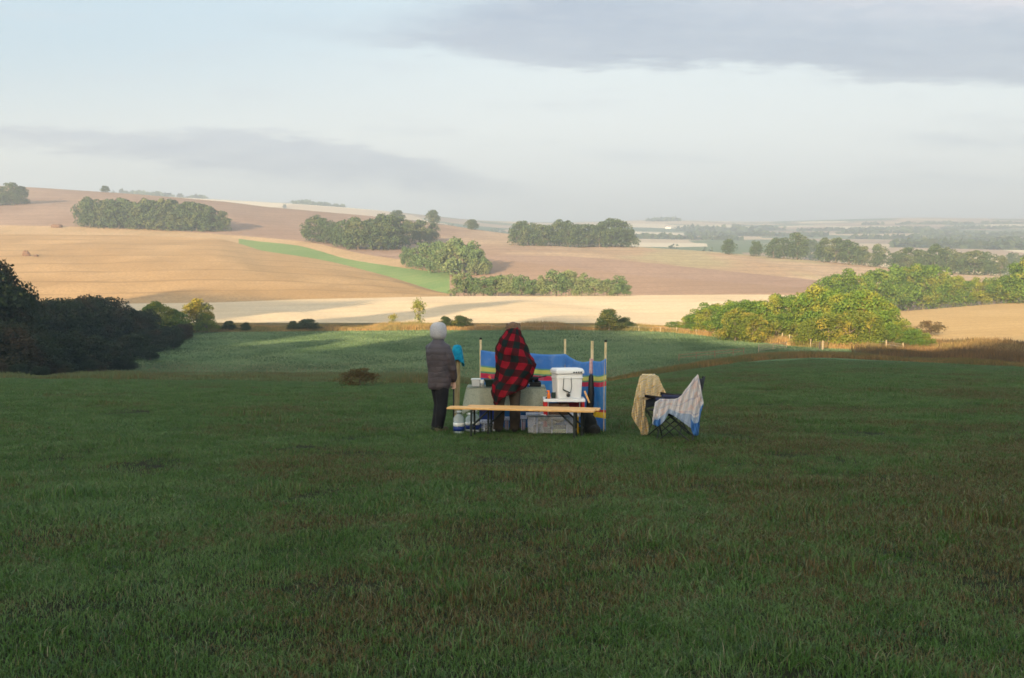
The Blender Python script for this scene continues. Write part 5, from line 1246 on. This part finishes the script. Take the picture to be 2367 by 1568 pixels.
# ---- folded chair / umbrella bag beside the right stake, rucksack, stick
fx = at25(1443, 960, 15.25); gz = float(H(fx.x, 15.25)[0]); b = MB(); zt2 = at25(1443, 914, 15.25).z
b.tube([(fx.x - .015, 15.25, gz), (fx.x - .02, 15.25, gz + .35), (fx.x, 15.25, gz + .6), (fx.x + .0, 15.25, zt2 - .03), (fx.x, 15.25, zt2)], [.055, .060, .050, .036, .012], 12)
o = b.build('folded_umbrella', m_black, None, True); tag(o, 'black furled umbrella leaning on the stake behind the cooler', 'umbrella')
s0, s1 = at25(1427, 955, 15.1), at25(1439, 984, 15.1); o = beam(s0, s1, .02, .028).build('wooden_spatula', m_wood, None, bevel=.004); tag(o, 'slanted wooden stick leaning at the right of the cooler', 'stick')
m_bagb = pmat('black_canvas', (.012, .013, .012), (.022, .022, .018), 7, .85, .01)
bg = Vector((at25(1438, 1040, 14.75).x, 14.80, 0)); bg.z = float(H(bg.x, bg.y)[0]); e = empty('rucksack', bg); tag(e, 'black rucksack on the grass at the right end of the bench', 'bag')
b = MB(); b.ball((0, 0, .16), (.125, .10, .17), 16, 12); b.ball((.05, -.02, .08), (.13, .10, .10), 14, 10); b.ball((-.04, 0, .26), (.09, .08, .12), 14, 10); finish(b, 'sack', m_bagb, e, .012, 3)
MB().tube([(-.05, -.09, .32), (-.09, -.13, .20), (-.06, -.12, .06)], .012, 6).build('strap', m_bagb, e, True); b = MB(); b.ball((.06, -.09, .10), (.06, .03, .06), 12, 8); b.build('pocket', m_bagb, e, True)

# ---- folding camp chairs
m_seat = pmat('black_mesh', (.020, .022, .026), rough=.85)
def camp_chair(loc, rz, label, arm_mat):
    e = empty('camping_chair', loc, rz); tag(e, label, 'chair', 'folding camping chairs'); hx, hy = .23, .26; hs = .40
    for (x0, y0, x1, y1) in ((hx, -hy, -hx, -hy), (-hx, -hy, hx, -hy), (hx, hy, -hx, hy), (-hx, hy, hx, hy), (hx, -hy, hx, hy), (hx, hy, hx, -hy), (-hx, -hy, -hx, hy), (-hx, hy, -hx, -hy)):
        MB().tube([(x0 * 1.08, y0 * 1.02, .0), (x1, y1, hs)], .0095, 8).build('leg', m_frame, e)
    for y0 in (-hy, hy):
        MB().tube([(-hx, y0, hs - .05), (-hx - .04, y0, .62), (-hx - .10, y0, .90)], .010, 8).build('back_post', m_frame, e)
        MB().tube([(hx, y0, hs - .05), (hx - .01, y0, .60)], .010, 8).build('arm_post', m_frame, e)
        b = MB(); b.tube([(hx + .03, y0, .60), (0, y0, .585), (-hx - .05, y0, .61)], [.022, .026, .022], 8, .5); b.build('armrest', arm_mat, e, True)
    n = 9; vs = []; 
    for i in range(n):
        for j in range(n):
            u_, v_ = i / (n - 1) * 2 - 1, j / (n - 1) * 2 - 1; vs.append((u_ * hx, v_ * hy, hs - .07 * (1 - u_ * u_) * (1 - v_ * v_) + (.02 if u_ > .9 else 0)))
    s = mk('seat', vs, grid_faces(n, n), m_seat, e, True); s.modifiers.new('s', 'SOLIDIFY').thickness = .008
    vs = []
    for i in range(n):
        for j in range(n):
            r, v_ = i / (n - 1), j / (n - 1) * 2 - 1; z = hs + .02 + (.88 - hs) * r; vs.append((-hx - .02 - .09 * r - .04 * (1 - v_ * v_), v_ * hy, z))
    s = mk('backrest', vs, grid_faces(n, n), m_seat, e, True); s.modifiers.new('s', 'SOLIDIFY').thickness = .008
    return e
m_armb = pmat('navy_webbing', (.03, .035, .08), rough=.8)
camp_chair(grd(2.31, 14.68), math.atan2(-.51, .86), 'left camping chair with its back under the yellow cloth', m_black)
camp_chair(grd(2.335, 14.05), math.atan2(.3, -.95), 'right camping chair with its back under the white and blue cloth', m_armb)

def uvcloth(name, cols, d_fn, mat, label, cat, nr=26, sub=4, amp=.020, back=None):
    # cols: (U, Vtop, Vbottom) along the cloth; resampled smoothly
    cs = np.array(cols, float); n = (len(cs) - 1) * sub + 1; tt = np.linspace(0, len(cs) - 1, n); Uc = np.interp(tt, range(len(cs)), cs[:, 0]); Vt = np.interp(tt, range(len(cs)), cs[:, 1]); Vb = np.interp(tt, range(len(cs)), cs[:, 2])
    vs = []; uv = []
    for i in range(n):
        for j in range(nr):
            r = j / (nr - 1); Vv = Vt[i] + (Vb[i] - Vt[i]) * r; Uu = Uc[i]; d = d_fn(Uu, Vv) + amp * math.sin(Uu * .45 + Vv * .12) + amp * .6 * math.sin(Uu * .9 - Vv * .2 + 1)
            vs.append(tuple(at25(Uu, Vv, d))); uv.append(((Uu - cs[0, 0]) / 100, r if back is None else Vv / 100))
    o = mk(name, vs, grid_faces(n, nr), mat, None, True, False, uv); tag(o, label, cat); s = o.modifiers.new('s', 'SOLIDIFY'); s.thickness = .006
    return o
m_yc, t, b = new_mat('yellow_striped_cotton'); b.inputs['Roughness'].default_value = .9
uvn = t.node('ShaderNodeUVMap').outputs[0]; mp = t.scale(uvn, (1, 1, 1), (0, 0, R(28))); s = t.node('ShaderNodeSeparateXYZ'); t.l.new(mp, s.inputs[0])
st = t.math('ADD', s.outputs[1], t.math('MULTIPLY', t.noise(uvn, 5, 3), .16))
k1 = t.smooth(t.math('SINE', t.math('MULTIPLY', st, 160.0)), -.3, .5); k2 = t.smooth(t.math('SINE', t.math('MULTIPLY', st, 80.0)), .90, 1.0)
c = t.mix(k1, (.80, .62, .42), (.80, .56, .18)); c = t.mix(t.math('MULTIPLY', k2, t.smooth(t.noise(uvn, 14, 3), .35, .6)), c, (.30, .24, .20)); c = t.mix(t.math('MULTIPLY', t.smooth(t.noise(uvn, 9, 3), .5, .7), .4), c, (.80, .62, .45)); t.l.new(c, b.inputs['Base Color']); add_trans(t, b, c, .2)
def dy_(U, V_):
    # hangs from the back of the left chair: falls nearly straight with the lower corner swung left
    return 14.55 + (max(1548, min(1614, U)) - 1573) * .0122 + .03 * max(0, min(1, (1010 - V_) / 95))
rowsY = [(916.5, 1568, 1600), (918, 1563, 1606), (926, 1560, 1610), (937, 1557.6, 1614), (950, 1554, 1621), (964, 1551, 1628), (970, 1550, 1622), (973, 1549, 1590), (976, 1548.5, 1576), (990, 1546, 1575), (1005, 1543, 1574), (1014, 1541.5, 1573.5), (1023, 1545, 1579), (1032, 1550, 1582), (1040, 1556, 1583), (1052, 1563, 1583), (1063, 1566, 1579)]
def rowcloth(name, rows_, d_fn, mat, label, cat, nc=34, sub=3, amp=.036):
    rs = np.array(rows_, float); n = (len(rs) - 1) * sub + 1; tt = np.linspace(0, len(rs) - 1, n); Vr = np.interp(tt, range(len(rs)), rs[:, 0]); L_ = np.interp(tt, range(len(rs)), rs[:, 1]); R_ = np.interp(tt, range(len(rs)), rs[:, 2]); vs = []; uv = []
    for i in range(n):
        for j in range(nc):
            Uu = L_[i] + (R_[i] - L_[i]) * j / (nc - 1); Vv = Vr[i]; d = d_fn(Uu, Vv) + amp * math.sin(Uu * .40 + Vv * .06) * min(1, (Vv - 915) / 30) + amp * .6 * math.sin(Uu * 1.0 - Vv * .10) * min(1, (Vv - 915) / 30)
            vs.append(tuple(at25(Uu, Vv, d))); uv.append((Uu / 100, Vv / 100))
    # fold over the top and hang behind
    first = [vs[j] for j in range(nc)]; extra = []; euv = []
    for m_ in range(1, 9):
        for j in range(nc):
            p = first[j]; extra.append((p[0], p[1] + .05 * min(1, m_ / 2) + .01 * m_, p[2] + .012 * math.sin(min(1, m_ / 2) * math.pi) - .045 * max(0, m_ - 1.5))); euv.append((uv[j][0], uv[j][1] - .04 * m_))
    ex = []; eu = []
    for m_ in range(8, 0, -1): ex += extra[(m_ - 1) * nc:m_ * nc]; eu += euv[(m_ - 1) * nc:m_ * nc]
    o = mk(name, ex + vs, grid_faces(n + 8, nc), mat, None, True, False, eu + uv); tag(o, label, cat); s = o.modifiers.new('s', 'SOLIDIFY'); s.thickness = .006; return o
rowcloth('blanket', rowsY, dy_, m_yc, 'yellow striped cloth hanging over the back of the left chair', 'blanket')
m_bc, t, b = new_mat('white_blue_cotton'); b.inputs['Roughness'].default_value = .9
uvn = t.node('ShaderNodeUVMap').outputs[0]; s = t.node('ShaderNodeSeparateXYZ'); t.l.new(uvn, s.inputs[0]); U_, V_ = s.outputs[0], s.outputs[1]
bandv = t.smooth(V_, .68, .70); endl = t.math('LESS_THAN', t.math('ABSOLUTE', t.math('SUBTRACT', U_, .12)), .085); endr = t.smooth(U_, .955, .965)
c = t.mix(bandv, (.68, .64, .62), (.34, .42, .54))
wv = t.math('SINE', t.math('MULTIPLY', t.math('ADD', U_, t.math('MULTIPLY', V_, .12)), 62.0)); c = t.mix(t.math('MULTIPLY', t.smooth(wv, .90, 1.0), .6), c, (.22, .28, .45))
wv = t.math('SINE', t.math('MULTIPLY', V_, 22.0)); c = t.mix(t.math('MULTIPLY', t.smooth(wv, .92, 1.0), .5), c, (.22, .28, .45))
c = t.mix(t.math('MULTIPLY', t.smooth(t.noise(uvn, 5, 3), .50, .62), t.math('SUBTRACT', .4, t.math('MULTIPLY', bandv, .4))), c, (.70, .38, .26))
c = t.mix(t.math('MULTIPLY', endl, t.smooth(V_, .74, .76)), c, (.045, .16, .42)); c = t.mix(t.math('MULTIPLY', t.smooth(U_, .93, .95), t.smooth(V_, .78, .80)), c, (.045, .16, .42))
t.l.new(c, b.inputs['Base Color']); add_trans(t, b, c, .2)
cols = [(1592.4, 1033, 1036), (1597, 995, 1038), (1599.5, 982, 1039), (1606, 978, 1042), (1612, 974, 1038), (1623, 974.5, 1026), (1633, 975, 1009), (1645, 974.5, 1016), (1654, 973, 1022), (1663, 966, 1029), (1675, 950, 1037), (1687, 934, 1046), (1694, 925, 1063), (1700, 918, 1064),
        (1703, 914, 1064), (1705.5, 917, 1060), (1709, 934, 1018), (1713, 958, 1002), (1716, 975, 992), (1717.5, 983, 985)]
def db_(U, V_):
    s_ = (U - 1600) / 105; return 13.83 - .16 * s_ - .03 * math.sin(max(0, min(1, s_)) * math.pi)
cb_ = [(c_[0], c_[1], c_[2]) for c_ in cols]
uvcloth('blanket', cb_, db_, m_bc, 'white cloth with blue borders draped over the arm and back of the right chair', 'blanket')

# ------------------------------------------------------------------ morning haze
hz, t, b = new_mat('morning_haze'); t.n.remove(b); pv = t.node('ShaderNodeVolumePrincipled'); t.l.new(pv.outputs[0], t.n['Material Output'].inputs['Volume'])
pv.inputs['Color'].default_value = (.83, .915, 1.0, 1); pv.inputs['Density'].default_value = .00054; pv.inputs['Anisotropy'].default_value = .32
HB = (-4700, 5100, -340, 4300, -45, 345)
x0, x1, y0, y1, z0, z1 = HB
tag(MB().box(((x0 + x1) / 2, (y0 + y1) / 2, (z0 + z1) / 2), (x1 - x0, y1 - y0, z1 - z0)).build('haze', hz), 'thin pale morning haze over the valley', 'haze', None, 'stuff')
